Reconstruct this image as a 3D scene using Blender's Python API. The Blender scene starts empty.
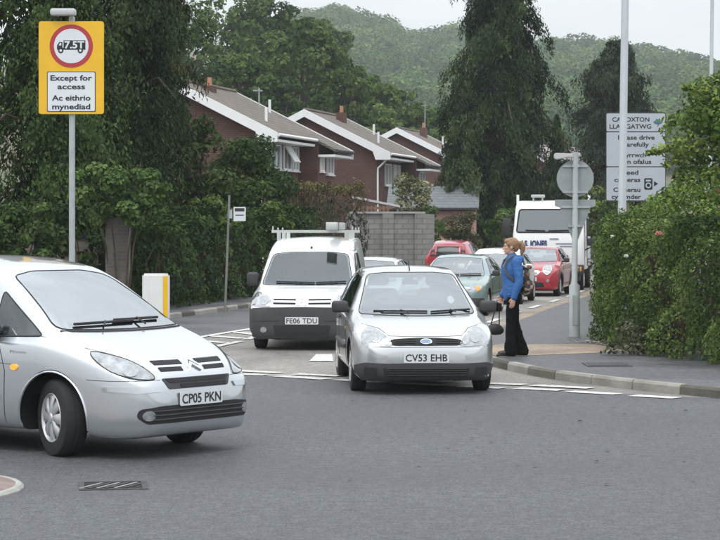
import bpy, bmesh, math, random
import numpy as np
from mathutils import Vector, Matrix, Euler
from mathutils.bvhtree import BVHTree
from mathutils.geometry import delaunay_2d_cdt

random.seed(7)
rng = np.random.default_rng(7)
SC = bpy.context.scene
COL = SC.collection
R = math.radians

# ------------------------------------------------------------------ camera
FPX, CAM_H, HOR = 2100.0, 1.9, 229.0          # long lens, level camera
cam_d = bpy.data.cameras.new('camera')
cam = bpy.data.objects.new('camera', cam_d)
COL.objects.link(cam)
cam.location = (0, 0, CAM_H)
cam.rotation_euler = (R(90), 0, 0)
cam_d.sensor_width = 36.0
cam_d.lens = 36.0 * FPX / 720.0
cam_d.shift_y = (HOR - 270.0) / 720.0
cam_d.clip_start = 0.1
cam_d.clip_end = 6000
SC.camera = cam


def at(px, py, d):
    """point of the place that stands d metres away"""
    return Vector(((px - 360.0) * d / FPX, d, CAM_H + (HOR - py) * d / FPX))


def X(px, d):
    return (px - 360.0) * d / FPX


def Z(py, d):
    return CAM_H + (HOR - py) * d / FPX


# ------------------------------------------------------------------ sky, sun, exposure
SUN_EL, SUN_ROT = R(58), R(200)
world = bpy.data.worlds.new('World')
SC.world = world
world.use_nodes = True
wn, wl = world.node_tree.nodes, world.node_tree.links
wn.clear()
sky = wn.new('ShaderNodeTexSky')
sky.sky_type = 'NISHITA'
sky.sun_disc = False
sky.sun_elevation = SUN_EL
sky.sun_rotation = SUN_ROT
sky.air_density = 1.5
sky.dust_density = 3.0
tc = wn.new('ShaderNodeTexCoord')
mp = wn.new('ShaderNodeMapping')
mp.inputs['Scale'].default_value = (1.0, 1.0, 3.2)
cl = wn.new('ShaderNodeTexNoise')
cl.inputs['Scale'].default_value = 2.6
cl.inputs['Detail'].default_value = 6
cl.inputs['Roughness'].default_value = 0.55
cr = wn.new('ShaderNodeValToRGB')                 # cloud deck: grey undersides and brighter breaks
cr.color_ramp.elements[0].position = 0.32
cr.color_ramp.elements[0].color = (6.25, 6.55, 6.85, 1)
cr.color_ramp.elements[1].position = 0.68
cr.color_ramp.elements[1].color = (8.45, 8.72, 8.98, 1)
mx = wn.new('ShaderNodeMix')
mx.data_type = 'RGBA'
mx.inputs['Factor'].default_value = 0.93
bg = wn.new('ShaderNodeBackground')
bg.inputs['Strength'].default_value = 0.1
wo = wn.new('ShaderNodeOutputWorld')
wl.new(tc.outputs['Generated'], mp.inputs['Vector'])
wl.new(mp.outputs['Vector'], cl.inputs['Vector'])
wl.new(cl.outputs['Fac'], cr.inputs['Fac'])
wl.new(sky.outputs['Color'], mx.inputs['A'])
sx = wn.new('ShaderNodeSeparateXYZ')              # an overcast sky is brighter overhead than at the horizon
gr_ = wn.new('ShaderNodeMapRange')
gr_.inputs['From Min'].default_value = 0.08
gr_.inputs['From Max'].default_value = 0.9
gr_.inputs['To Min'].default_value = 1.22
gr_.inputs['To Max'].default_value = 2.45
gm = wn.new('ShaderNodeMix')
gm.data_type = 'RGBA'
gm.blend_type = 'MULTIPLY'
gm.inputs['Factor'].default_value = 1.0
wl.new(tc.outputs['Generated'], sx.inputs['Vector'])
wl.new(sx.outputs['Z'], gr_.inputs['Value'])
wl.new(cr.outputs['Color'], gm.inputs['A'])
wl.new(gr_.outputs['Result'], gm.inputs['B'])
wl.new(gm.outputs['Result'], mx.inputs['B'])
wl.new(mx.outputs['Result'], bg.inputs['Color'])
wl.new(bg.outputs['Background'], wo.inputs['Surface'])

sun_d = bpy.data.lights.new('sun', 'SUN')
sun = bpy.data.objects.new('sun', sun_d)
COL.objects.link(sun)
sun_d.energy = 1.0
sun_d.angle = R(25)
sun_d.color = (1.0, 0.97, 0.92)
sd = Vector((math.sin(SUN_ROT) * math.cos(SUN_EL), math.cos(SUN_ROT) * math.cos(SUN_EL), math.sin(SUN_EL)))
sun.rotation_euler = sd.to_track_quat('Z', 'Y').to_euler()

SC.view_settings.view_transform = 'Standard'
SC.view_settings.look = 'None'
SC.view_settings.gamma = 1.0
SC.view_settings.use_curve_mapping = False
SC.view_settings.exposure = 0.17
SC.render.engine = 'CYCLES'
SC.cycles.max_bounces = 7
SC.cycles.transparent_max_bounces = 24
SC.cycles.volume_bounces = 0
SC.cycles.use_denoising = True

# ------------------------------------------------------------------ materials


def new_mat(name):
    m = bpy.data.materials.new(name)
    m.use_nodes = True
    return m, m.node_tree.nodes, m.node_tree.links, m.node_tree.nodes['Principled BSDF']


def mat(name, col, rough=0.6, metal=0.0, var=0.0, vscale=4.0, bump=0.0, bscale=40.0, spec=0.5, coat=0.0, col2=None, detail=4.0):
    m, n, l, b = new_mat(name)
    b.inputs['Roughness'].default_value = rough
    b.inputs['Metallic'].default_value = metal
    b.inputs['Specular IOR Level'].default_value = spec
    b.inputs['Coat Weight'].default_value = coat
    b.inputs['Coat Roughness'].default_value = 0.05
    c = (col[0], col[1], col[2], 1)
    b.inputs['Base Color'].default_value = c
    if var > 0 or col2:
        t = n.new('ShaderNodeTexCoord')
        nz = n.new('ShaderNodeTexNoise')
        nz.inputs['Scale'].default_value = vscale
        nz.inputs['Detail'].default_value = detail
        rp = n.new('ShaderNodeValToRGB')
        rp.color_ramp.elements[0].position = 0.3
        rp.color_ramp.elements[1].position = 0.7
        c2 = col2 or tuple(min(1, x * (1 + var)) for x in col)
        c1 = col if col2 else tuple(x * (1 - var) for x in col)
        rp.color_ramp.elements[0].color = (*c1, 1)
        rp.color_ramp.elements[1].color = (*c2, 1)
        l.new(t.outputs['Object'], nz.inputs['Vector'])
        l.new(nz.outputs['Fac'], rp.inputs['Fac'])
        l.new(rp.outputs['Color'], b.inputs['Base Color'])
    if bump > 0:
        t = n.new('ShaderNodeTexCoord')
        nz = n.new('ShaderNodeTexNoise')
        nz.inputs['Scale'].default_value = bscale
        nz.inputs['Detail'].default_value = 5
        bp = n.new('ShaderNodeBump')
        bp.inputs['Strength'].default_value = bump
        bp.inputs['Distance'].default_value = 0.02
        l.new(t.outputs['Object'], nz.inputs['Vector'])
        l.new(nz.outputs['Fac'], bp.inputs['Height'])
        l.new(bp.outputs['Normal'], b.inputs['Normal'])
    return m


def leaf_mat(name, trans=0.25, rough=0.55):
    """leaf colour comes from the per-leaf attribute, as leaves differ from one another"""
    m, n, l, b = new_mat(name)
    a = n.new('ShaderNodeAttribute')
    a.attribute_name = 'Col'
    l.new(a.outputs['Color'], b.inputs['Base Color'])
    b.inputs['Roughness'].default_value = rough + 0.1
    b.inputs['Specular IOR Level'].default_value = 0.16
    tr = n.new('ShaderNodeBsdfTranslucent')
    l.new(a.outputs['Color'], tr.inputs['Color'])
    ms = n.new('ShaderNodeMixShader')
    ms.inputs['Fac'].default_value = trans
    out = n['Material Output']
    l.new(b.outputs['BSDF'], ms.inputs[1])
    l.new(tr.outputs['BSDF'], ms.inputs[2])
    l.new(ms.outputs['Shader'], out.inputs['Surface'])
    return m


def brick_mat(name, c1, c2, mortar, bw=0.225, bh=0.075, ms=0.012, rough=0.85):
    m, n, l, b = new_mat(name)
    t = n.new('ShaderNodeTexCoord')
    s = n.new('ShaderNodeSeparateXYZ')
    ad = n.new('ShaderNodeMath')
    ad.operation = 'ADD'
    cb = n.new('ShaderNodeCombineXYZ')
    bk = n.new('ShaderNodeTexBrick')
    bk.inputs['Color1'].default_value = (*c1, 1)
    bk.inputs['Color2'].default_value = (*c2, 1)
    bk.inputs['Mortar'].default_value = (*mortar, 1)
    bk.inputs['Scale'].default_value = 1.0
    bk.inputs['Brick Width'].default_value = bw
    bk.inputs['Row Height'].default_value = bh
    bk.inputs['Mortar Size'].default_value = ms
    bk.inputs['Bias'].default_value = 0.0
    nz = n.new('ShaderNodeTexNoise')
    nz.inputs['Scale'].default_value = 1.3
    nz.inputs['Detail'].default_value = 5
    mr = n.new('ShaderNodeMapRange')
    mr.inputs['To Min'].default_value = 0.7
    mr.inputs['To Max'].default_value = 1.25
    mlt = n.new('ShaderNodeMix')
    mlt.data_type = 'RGBA'
    mlt.blend_type = 'MULTIPLY'
    mlt.inputs['Factor'].default_value = 1.0
    l.new(t.outputs['Object'], s.inputs['Vector'])
    l.new(s.outputs['X'], ad.inputs[0])
    l.new(s.outputs['Y'], ad.inputs[1])
    l.new(ad.outputs[0], cb.inputs['X'])
    l.new(s.outputs['Z'], cb.inputs['Y'])
    l.new(cb.outputs['Vector'], bk.inputs['Vector'])
    l.new(t.outputs['Object'], nz.inputs['Vector'])
    l.new(nz.outputs['Fac'], mr.inputs['Value'])
    l.new(bk.outputs['Color'], mlt.inputs['A'])
    l.new(mr.outputs['Result'], mlt.inputs['B'])
    l.new(mlt.outputs['Result'], b.inputs['Base Color'])
    bp = n.new('ShaderNodeBump')
    bp.inputs['Strength'].default_value = 0.4
    bp.inputs['Distance'].default_value = 0.01
    bp.invert = True
    l.new(bk.outputs['Fac'], bp.inputs['Height'])
    l.new(bp.outputs['Normal'], b.inputs['Normal'])
    b.inputs['Roughness'].default_value = rough
    return m


def asphalt_mat(name, dark, light, grain=85.0, patch=0.35, rough=0.75, tint=None, spec=0.5, stretch=1.0):
    m, n, l, b = new_mat(name)
    t = n.new('ShaderNodeTexCoord')
    mpn = n.new('ShaderNodeMapping')
    mpn.inputs['Scale'].default_value = (1, 1, 1)
    l.new(t.outputs['Object'], mpn.inputs['Vector'])
    g = n.new('ShaderNodeTexNoise')                    # aggregate
    g.inputs['Scale'].default_value = grain
    g.inputs['Detail'].default_value = 3
    g.inputs['Roughness'].default_value = 0.7
    g2 = n.new('ShaderNodeTexNoise')                   # tar patches, worn tracks
    g2.inputs['Scale'].default_value = patch
    g2.inputs['Detail'].default_value = 7
    g2.inputs['Roughness'].default_value = 0.6
    m2 = n.new('ShaderNodeMapping')
    m2.inputs['Scale'].default_value = (stretch, 1.0, 1.0)
    l.new(t.outputs['Object'], m2.inputs['Vector'])
    l.new(mpn.outputs['Vector'], g.inputs['Vector'])
    l.new(m2.outputs['Vector'], g2.inputs['Vector'])
    r1 = n.new('ShaderNodeValToRGB')
    r1.color_ramp.elements[0].position = 0.36
    r1.color_ramp.elements[0].color = (*dark, 1)
    r1.color_ramp.elements[1].position = 0.66
    r1.color_ramp.elements[1].color = (*light, 1)
    l.new(g.outputs['Fac'], r1.inputs['Fac'])
    mr = n.new('ShaderNodeMapRange')
    mr.inputs['From Min'].default_value = 0.3
    mr.inputs['From Max'].default_value = 0.7
    mr.inputs['To Min'].default_value = 0.6
    mr.inputs['To Max'].default_value = 1.5
    l.new(g2.outputs['Fac'], mr.inputs['Value'])
    ml = n.new('ShaderNodeMix')
    ml.data_type = 'RGBA'
    ml.blend_type = 'MULTIPLY'
    ml.inputs['Factor'].default_value = 1
    l.new(r1.outputs['Color'], ml.inputs['A'])
    l.new(mr.outputs['Result'], ml.inputs['B'])
    l.new(ml.outputs['Result'], b.inputs['Base Color'])
    g3 = n.new('ShaderNodeTexNoise')                   # mid-sized blotches, spills and scuffs
    g3.inputs['Scale'].default_value = 9.0
    g3.inputs['Detail'].default_value = 9
    g3.inputs['Roughness'].default_value = 0.72
    l.new(t.outputs['Object'], g3.inputs['Vector'])
    m3 = n.new('ShaderNodeMapRange')
    m3.inputs['From Min'].default_value = 0.32
    m3.inputs['From Max'].default_value = 0.68
    m3.inputs['To Min'].default_value = 0.66
    m3.inputs['To Max'].default_value = 1.34
    l.new(g3.outputs['Fac'], m3.inputs['Value'])
    ml3 = n.new('ShaderNodeMix')
    ml3.data_type = 'RGBA'
    ml3.blend_type = 'MULTIPLY'
    ml3.inputs['Factor'].default_value = 1
    l.new(ml.outputs['Result'], ml3.inputs['A'])
    l.new(m3.outputs['Result'], ml3.inputs['B'])
    l.new(ml3.outputs['Result'], b.inputs['Base Color'])
    rg = n.new('ShaderNodeMapRange')                   # polished where traffic runs
    rg.inputs['From Min'].default_value = 0.3
    rg.inputs['From Max'].default_value = 0.7
    rg.inputs['To Min'].default_value = rough - 0.14
    rg.inputs['To Max'].default_value = rough + 0.14
    l.new(g2.outputs['Fac'], rg.inputs['Value'])
    l.new(rg.outputs['Result'], b.inputs['Roughness'])
    v = n.new('ShaderNodeTexVoronoi')
    v.inputs['Scale'].default_value = grain * 1.1
    l.new(t.outputs['Object'], v.inputs['Vector'])
    bp = n.new('ShaderNodeBump')
    bp.inputs['Strength'].default_value = 0.5
    bp.inputs['Distance'].default_value = 0.006
    l.new(v.outputs['Distance'], bp.inputs['Height'])
    l.new(bp.outputs['Normal'], b.inputs['Normal'])
    b.inputs['Specular IOR Level'].default_value = spec
    return m


def glass_mat(name, tint=(0.6, 0.66, 0.68), refl=0.4, rcol=(0.85, 0.9, 0.93), rough=0.03):
    m, n, l, b = new_mat(name)
    n.remove(b)
    tr = n.new('ShaderNodeBsdfTransparent')
    tr.inputs['Color'].default_value = (*tint, 1)
    gl = n.new('ShaderNodeBsdfGlossy')
    gl.inputs['Color'].default_value = (*rcol, 1)
    gl.inputs['Roughness'].default_value = rough
    fr = n.new('ShaderNodeFresnel')
    fr.inputs['IOR'].default_value = 1.5
    mr = n.new('ShaderNodeMapRange')
    mr.inputs['To Min'].default_value = refl
    mr.inputs['To Max'].default_value = 1.0
    ms = n.new('ShaderNodeMixShader')
    l.new(fr.outputs['Fac'], mr.inputs['Value'])
    l.new(mr.outputs['Result'], ms.inputs['Fac'])
    l.new(tr.outputs['BSDF'], ms.inputs[1])
    l.new(gl.outputs['BSDF'], ms.inputs[2])
    l.new(ms.outputs['Shader'], n['Material Output'].inputs['Surface'])
    return m


M = {}
M['asphalt_new'] = asphalt_mat('dark_asphalt', (0.028, 0.030, 0.034), (0.112, 0.116, 0.124), grain=58, patch=0.26, rough=0.66, stretch=0.5)
M['asphalt_old'] = asphalt_mat('worn_tan_asphalt', (0.13, 0.12, 0.108), (0.29, 0.27, 0.245), grain=40, patch=0.25, rough=0.7, stretch=2.0)
M['asphalt_path'] = asphalt_mat('pavement_asphalt', (0.04, 0.042, 0.046), (0.115, 0.118, 0.125), grain=50, patch=0.6, rough=0.55)
M['tan_patch'] = asphalt_mat('tan_patch', (0.2, 0.155, 0.11), (0.34, 0.27, 0.2), grain=60, patch=0.9, rough=0.75)
M['kerb'] = mat('kerb_concrete', (0.29, 0.275, 0.245), 0.85, var=0.25, vscale=2.2, bump=0.4, bscale=30, detail=8)
M['kerb_pale'] = mat('kerb_pale', (0.33, 0.33, 0.31), 0.85, var=0.15, vscale=6, bump=0.3)
M['line'] = mat('road_paint', (0.36, 0.36, 0.345), 0.75, col2=(0.74, 0.74, 0.71), vscale=16, detail=10)
M['soil'] = mat('soil', (0.05, 0.045, 0.035), 0.95, var=0.4, vscale=3, bump=0.5)
M['grass'] = mat('grass', (0.06, 0.09, 0.035), 0.9, var=0.3, vscale=0.3, bump=0.5, bscale=5)
M['galv'] = mat('galvanised_steel', (0.42, 0.45, 0.46), 0.5, metal=0.35, var=0.12, vscale=6)
M['grey_paint'] = mat('grey_paint', (0.36, 0.385, 0.39), 0.5, var=0.08, vscale=5)
M['sign_back'] = mat('sign_back_grey', (0.27, 0.30, 0.31), 0.55, var=0.07, vscale=8)
M['yellow'] = mat('sign_yellow', (0.80, 0.46, 0.02), 0.4, var=0.04, vscale=5)
M['white'] = mat('sign_white', (0.68, 0.71, 0.74), 0.4, var=0.03, vscale=5)
M['red'] = mat('sign_red', (0.42, 0.035, 0.045), 0.45)
M['black'] = mat('sign_black', (0.015, 0.015, 0.017), 0.5)
M['rubber'] = mat('tyre_rubber', (0.018, 0.018, 0.019), 0.85, var=0.2, vscale=20)
M['plastic'] = mat('dark_plastic', (0.035, 0.036, 0.039), 0.6, var=0.12, vscale=15, bump=0.15, bscale=200)
M['plastic_grey'] = mat('grey_plastic', (0.047, 0.048, 0.053), 0.6, var=0.1, vscale=8)
M['cavity'] = mat('unlit_gap', (0.008, 0.008, 0.009), 0.9)
M['interior'] = mat('car_trim', (0.05, 0.052, 0.056), 0.85, var=0.1, vscale=10)
M['seat'] = mat('seat_fabric', (0.085, 0.09, 0.1), 0.95, var=0.2, vscale=20)
M['chrome'] = mat('chrome', (0.75, 0.77, 0.78), 0.12, metal=1.0)
M['alloy'] = mat('wheel_silver', (0.55, 0.56, 0.57), 0.35, metal=0.6, var=0.08)
M['plate'] = mat('number_plate_white', (0.66, 0.68, 0.70), 0.4, var=0.03)
M['amber'] = mat('amber_lens', (0.85, 0.36, 0.05), 0.2, coat=0.5)
M['redlens'] = mat('red_lens', (0.45, 0.01, 0.02), 0.2, coat=0.5)
M['bark'] = mat('bark', (0.075, 0.058, 0.042), 0.95, var=0.4, vscale=5, bump=0.7, bscale=12)
M['wood'] = mat('weathered_wood', (0.2, 0.17, 0.13), 0.85, var=0.3, vscale=6)
M['leaf'] = leaf_mat('leaf')
M['needle'] = leaf_mat('needle', trans=0.08, rough=0.7)


def paint(name, col, metal=0.0, rough=0.35, flake=0.0):
    m = mat(name, col, rough, metal=metal, var=max(0.015, flake), vscale=1.5, coat=1.0, spec=0.5)
    return m


M['silver_car'] = paint('silver_paint', (0.55, 0.565, 0.575), 0.8, 0.27)
M['silver_blue'] = paint('cool_silver_paint', (0.56, 0.585, 0.61), 0.8, 0.26)
M['white_van'] = paint('white_paint', (0.82, 0.83, 0.83), 0.0, 0.3)
M['teal'] = paint('teal_paint', (0.20, 0.29, 0.29), 0.35, 0.33)
M['red_car'] = paint('red_paint', (0.38, 0.014, 0.03), 0.1, 0.3)
M['red_hatch'] = paint('bright_red_paint', (0.36, 0.028, 0.045), 0.05, 0.3)

# ------------------------------------------------------------------ object helpers


def tag(o, label=None, cat=None, group=None, kind=None):
    if label:
        o['label'] = label
    if cat:
        o['category'] = cat
    if group:
        o['group'] = group
    if kind:
        o['kind'] = kind
    return o


def thing(name, label, cat, loc=(0, 0, 0), rz=0.0, group=None):
    o = bpy.data.objects.new(name, None)
    o.empty_display_size = 0.2
    COL.objects.link(o)
    o.location = loc
    o.rotation_euler = (0, 0, rz)
    return tag(o, label, cat, group)


def link(name, me, m=None, parent=None):
    o = bpy.data.objects.new(name, me)
    COL.objects.link(o)
    if m is not None:
        for q in (m if isinstance(m, (list, tuple)) else [m]):
            me.materials.append(q)
    if parent is not None:
        o.parent = parent
    return o


def from_bm(name, bm, m, parent=None, smooth=False, angle=35):
    bmesh.ops.recalc_face_normals(bm, faces=bm.faces)
    me = bpy.data.meshes.new(name)
    bm.to_mesh(me)
    bm.free()
    if smooth:
        for p in me.polygons:
            p.use_smooth = True
        me.set_sharp_from_angle(angle=R(angle))
    return link(name, me, m, parent)


def from_data(name, v, f, m, parent=None, smooth=False, angle=35):
    me = bpy.data.meshes.new(name)
    me.from_pydata([tuple(p) for p in v], [], f)
    me.validate()
    if smooth:
        for p in me.polygons:
            p.use_smooth = True
        me.set_sharp_from_angle(angle=R(angle))
    return link(name, me, m, parent)


def bm_box(bm, c, s, rot=None, bev=0.0, seg=2):
    """box of full size s at c; rot an Euler tuple"""
    g = bmesh.ops.create_cube(bm, size=1.0)
    vs = g['verts']
    mt = Matrix.Translation(Vector(c)) @ (Euler(rot).to_matrix().to_4x4() if rot else Matrix()) @ Matrix.Diagonal((*s, 1))
    bmesh.ops.transform(bm, matrix=mt, verts=vs)
    if bev > 0:
        es = list({e for v in vs for e in v.link_edges})
        bmesh.ops.bevel(bm, geom=es, offset=bev, segments=seg, affect='EDGES', profile=0.5)
    return bm


def box(name, c, s, m, parent=None, rot=None, bev=0.0, seg=2, smooth=False):
    bm = bmesh.new()
    bm_box(bm, c, s, rot, bev, seg)
    return from_bm(name, bm, m, parent, smooth=smooth or bev > 0)


def bm_tube(bm, pts, rad, n=10, caps=True):
    """tube along pts with per-point radius"""
    pts = [Vector(p) for p in pts]
    rads = rad if isinstance(rad, (list, tuple)) else [rad] * len(pts)
    rings = []
    up = Vector((0, 0, 1))
    prev = None
    for i, p in enumerate(pts):
        t = (pts[min(i + 1, len(pts) - 1)] - pts[max(i - 1, 0)]).normalized()
        if prev is None:
            a = t.cross(up)
            if a.length < 1e-3:
                a = t.cross(Vector((1, 0, 0)))
        else:
            a = prev - t * prev.dot(t)
            if a.length < 1e-4:
                a = t.orthogonal()
        a.normalize()
        prev = a
        b = t.cross(a)
        rings.append([bm.verts.new(p + (a * math.cos(2 * math.pi * k / n) + b * math.sin(2 * math.pi * k / n)) * rads[i]) for k in range(n)])
    for i in range(len(rings) - 1):
        for k in range(n):
            bm.faces.new((rings[i][k], rings[i][(k + 1) % n], rings[i + 1][(k + 1) % n], rings[i + 1][k]))
    if caps:
        bm.faces.new(rings[0][::-1])
        bm.faces.new(rings[-1])
    return bm


def tube(name, pts, rad, m, parent=None, n=10):
    bm = bmesh.new()
    bm_tube(bm, pts, rad, n)
    return from_bm(name, bm, m, parent, smooth=True, angle=50)


def bm_prism(bm, poly, d0, d1, frame):
    """poly of 2-D points extruded from d0 to d1; frame = (origin, u, v, w)"""
    o, u, v, w = [Vector(q) for q in frame]
    a = [bm.verts.new(o + u * p[0] + v * p[1] + w * d0) for p in poly]
    b = [bm.verts.new(o + u * p[0] + v * p[1] + w * d1) for p in poly]
    n = len(poly)
    bm.faces.new(a[::-1])
    bm.faces.new(b)
    for i in range(n):
        bm.faces.new((a[i], a[(i + 1) % n], b[(i + 1) % n], b[i]))
    return bm


def prism(name, poly, d0, d1, frame, m, parent=None, bev=0.0):
    bm = bmesh.new()
    bm_prism(bm, poly, d0, d1, frame)
    if bev > 0:
        bmesh.ops.recalc_face_normals(bm, faces=bm.faces)
        bmesh.ops.bevel(bm, geom=bm.edges[:], offset=bev, segments=2, affect='EDGES')
    return from_bm(name, bm, m, parent, smooth=bev > 0)


def lathe_data(profile, n=32, axis='x'):
    """profile of (axial, radius)"""
    v, f = [], []
    for (a, r) in profile:
        for k in range(n):
            t = 2 * math.pi * k / n
            if axis == 'x':
                v.append((a, r * math.cos(t), r * math.sin(t)))
            elif axis == 'y':
                v.append((r * math.cos(t), a, r * math.sin(t)))
            else:
                v.append((r * math.cos(t), r * math.sin(t), a))
    for i in range(len(profile) - 1):
        for k in range(n):
            f.append((i * n + k, i * n + (k + 1) % n, (i + 1) * n + (k + 1) % n, (i + 1) * n + k))
    f.append(tuple(range(n))[::-1])
    f.append(tuple(range((len(profile) - 1) * n, len(profile) * n)))
    return v, f


def lathe(name, profile, m, parent=None, n=32, axis='x', angle=35):
    v, f = lathe_data(profile, n, axis)
    bm = bmesh.new()
    vs = [bm.verts.new(p) for p in v]
    for q in f:
        bm.faces.new([vs[i] for i in q])
    return from_bm(name, bm, m, parent, smooth=True, angle=angle)


def rrect(w, h, r, n=5, cx=0.0, cy=0.0):
    out = []
    for (sx, sy, a0) in ((1, 1, 0), (-1, 1, 90), (-1, -1, 180), (1, -1, 270)):
        for k in range(n + 1):
            a = R(a0 + 90.0 * k / n)
            out.append((cx + sx * (w / 2 - r) + r * math.cos(a), cy + sy * (h / 2 - r) + r * math.sin(a)))
    return out


def circle(r, n=40, cx=0.0, cy=0.0):
    return [(cx + r * math.cos(2 * math.pi * k / n), cy + r * math.sin(2 * math.pi * k / n)) for k in range(n)]


def lettering(name, body, h, m, parent, loc, rot=(R(90), 0, 0), width=None, thick=0.002, spacing=1.0, align='CENTER', bold=0.0):
    """text as a mesh; h = capital height; faces -Y unless rotated"""
    cu = bpy.data.curves.new(name, 'FONT')
    cu.body = body
    cu.size = h / 0.70
    cu.align_x = align
    cu.align_y = 'CENTER'
    cu.extrude = thick
    cu.offset = bold
    cu.space_character = spacing
    cu.resolution_u = 3
    tmp = bpy.data.objects.new(name + '_curve', cu)
    COL.objects.link(tmp)
    dg = bpy.context.evaluated_depsgraph_get()
    me = bpy.data.meshes.new_from_object(tmp.evaluated_get(dg))
    bpy.data.objects.remove(tmp)
    bpy.data.curves.remove(cu)
    xs = [v.co.x for v in me.vertices]
    ys = [v.co.y for v in me.vertices]
    cx, cy = (min(xs) + max(xs)) / 2, (min(ys) + max(ys)) / 2
    if align != 'CENTER':
        cx = 0
    k = (width / (max(xs) - min(xs))) if width else 1.0
    for v in me.vertices:
        v.co.x = (v.co.x - cx) * k
        v.co.y = v.co.y - (cy if body.isupper() or body.isdigit() else 0)
    me.materials.clear()
    o = link(name, me, m, parent)
    o.location = loc
    o.rotation_euler = rot
    return o


def pchip(xs, ys, x):
    xs, ys = np.asarray(xs, float), np.asarray(ys, float)
    h = np.diff(xs)
    dl = np.diff(ys) / h
    m = np.zeros(len(xs))
    for i in range(1, len(xs) - 1):
        if dl[i - 1] * dl[i] > 0:
            w1, w2 = 2 * h[i] + h[i - 1], h[i] + 2 * h[i - 1]
            m[i] = (w1 + w2) / (w1 / dl[i - 1] + w2 / dl[i])
    m[0], m[-1] = dl[0], dl[-1]
    x = np.clip(np.asarray(x, float), xs[0], xs[-1])
    i = np.clip(np.searchsorted(xs, x) - 1, 0, len(xs) - 2)
    t = (x - xs[i]) / h[i]
    return ((1 + 2 * t) * (1 - t) ** 2 * ys[i] + t * (1 - t) ** 2 * h[i] * m[i] + t * t * (3 - 2 * t) * ys[i + 1] + t * t * (t - 1) * h[i] * m[i + 1])


def copy_tree(o, parent=None):
    c = o.copy()
    COL.objects.link(c)
    if parent is not None:
        c.parent = parent
    for ch in [q for q in o.children]:
        copy_tree(ch, c)
    return c


# ------------------------------------------------------------------ foliage


def leaf_mesh(name, P, N, S, cols, m, parent=None, asp=0.55, droop=None, bend=0.25):
    """one mesh of many small folded leaves; P centres, N normals, S sizes"""
    n = len(P)
    N = N / np.maximum(np.linalg.norm(N, axis=1, keepdims=True), 1e-6)
    if droop is not None:
        T = np.tile(np.array(droop, float), (n, 1)) + rng.normal(0, 0.35, (n, 3))
    else:
        T = rng.normal(0, 1, (n, 3))
    T -= N * np.sum(T * N, axis=1, keepdims=True)
    T /= np.maximum(np.linalg.norm(T, axis=1, keepdims=True), 1e-6)
    B = np.cross(N, T)
    s = S[:, None] * 0.5
    v = np.empty((n, 4, 3))
    v[:, 0] = P - T * s
    v[:, 1] = P + B * s * asp + N * s * bend
    v[:, 2] = P + T * s
    v[:, 3] = P - B * s * asp + N * s * bend
    v = v.reshape(-1, 3)
    me = bpy.data.meshes.new(name)
    me.vertices.add(n * 4)
    me.vertices.foreach_set('co', v.astype(np.float32).ravel())
    me.loops.add(n * 4)
    me.loops.foreach_set('vertex_index', np.arange(n * 4, dtype=np.int32))
    me.polygons.add(n)
    me.polygons.foreach_set('loop_start', np.arange(0, n * 4, 4, dtype=np.int32))
    me.polygons.foreach_set('loop_total', np.full(n, 4, np.int32))
    a = me.attributes.new('Col', 'FLOAT_COLOR', 'POINT')
    c4 = np.ones((n, 4, 4), np.float32)
    c4[:, :, :3] = cols[:, None, :]
    a.data.foreach_set('color', c4.ravel())
    me.update(calc_edges=True)
    me.validate()
    return link(name, me, m, parent)


def pick_cols(n, pal, clump=None, jitter=0.18):
    pal = np.array(pal, float)
    if clump is None:
        t = rng.random(n)
    else:
        t = np.clip(clump + rng.normal(0, 0.18, n), 0, 1)
    x = t * (len(pal) - 1)
    i = np.clip(x.astype(int), 0, len(pal) - 2)
    f = (x - i)[:, None]
    c = pal[i] * (1 - f) + pal[i + 1] * f
    return np.clip(c * (1 + rng.normal(0, jitter, (n, 1))), 0.003, 1)


def unit(n):
    d = rng.normal(0, 1, (n, 3))
    return d / np.linalg.norm(d, axis=1, keepdims=True)


def blob_leaves(blobs, n, up=0.35):
    """leaves on and just inside a set of ellipsoid clumps (c, r)"""
    c = np.array([b[0] for b in blobs], float)
    r = np.array([b[1] if hasattr(b[1], '__len__') else (b[1],) * 3 for b in blobs], float)
    w = (r[:, 0] * r[:, 2]) ** 1.0
    idx = rng.choice(len(blobs), n, p=w / w.sum())
    d = unit(n)
    d[:, 2] = np.where(rng.random(n) < up, np.abs(d[:, 2]), d[:, 2])
    k = 1 - np.abs(rng.normal(0, 0.22, n))
    P = c[idx] + d * r[idx] * k[:, None]
    N = d * 1.0 + rng.normal(0, 0.55, (n, 3)) + np.array([0, 0, 0.35])
    return P, N, idx


def crown_blobs(c, r, n, br, low=-0.8, hollow=0.55):
    """clumps spread through an ellipsoid crown"""
    out = []
    c = np.array(c, float)
    r = np.array(r, float)
    while len(out) < n:
        d = unit(1)[0]
        if d[2] < low:
            continue
        k = hollow + (1 - hollow) * rng.random() ** 0.7
        q = br * (0.6 + 0.8 * rng.random())
        out.append((tuple(c + d * r * k), (q, q, q * 0.8)))
    return out


def limb_mesh(name, base, top, r0, tips, m, parent):
    """tapered trunk with limbs to the given tips"""
    bm = bmesh.new()
    base, top = Vector(base), Vector(top)
    pts = []
    for i in range(7):
        t = i / 6
        p = base.lerp(top, t)
        p += Vector((random.uniform(-1, 1), random.uniform(-1, 1), 0)) * r0 * 0.4 * (t > 0)
        pts.append(p)
    bm_tube(bm, pts, [r0 * (1.25 if i == 0 else 1) * (1 - 0.11 * i) for i in range(7)], 9)
    for tp in tips:
        tp = Vector(tp)
        a = pts[min(5, max(2, int(2 + 4 * random.random())))]
        mid = a.lerp(tp, 0.5) + Vector((0, 0, 0.08 * (tp - a).length))
        bm_tube(bm, [a, mid, tp], [r0 * 0.38, r0 * 0.24, r0 * 0.07], 6)
    return from_bm(name, bm, m, parent, smooth=True, angle=60)


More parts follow.
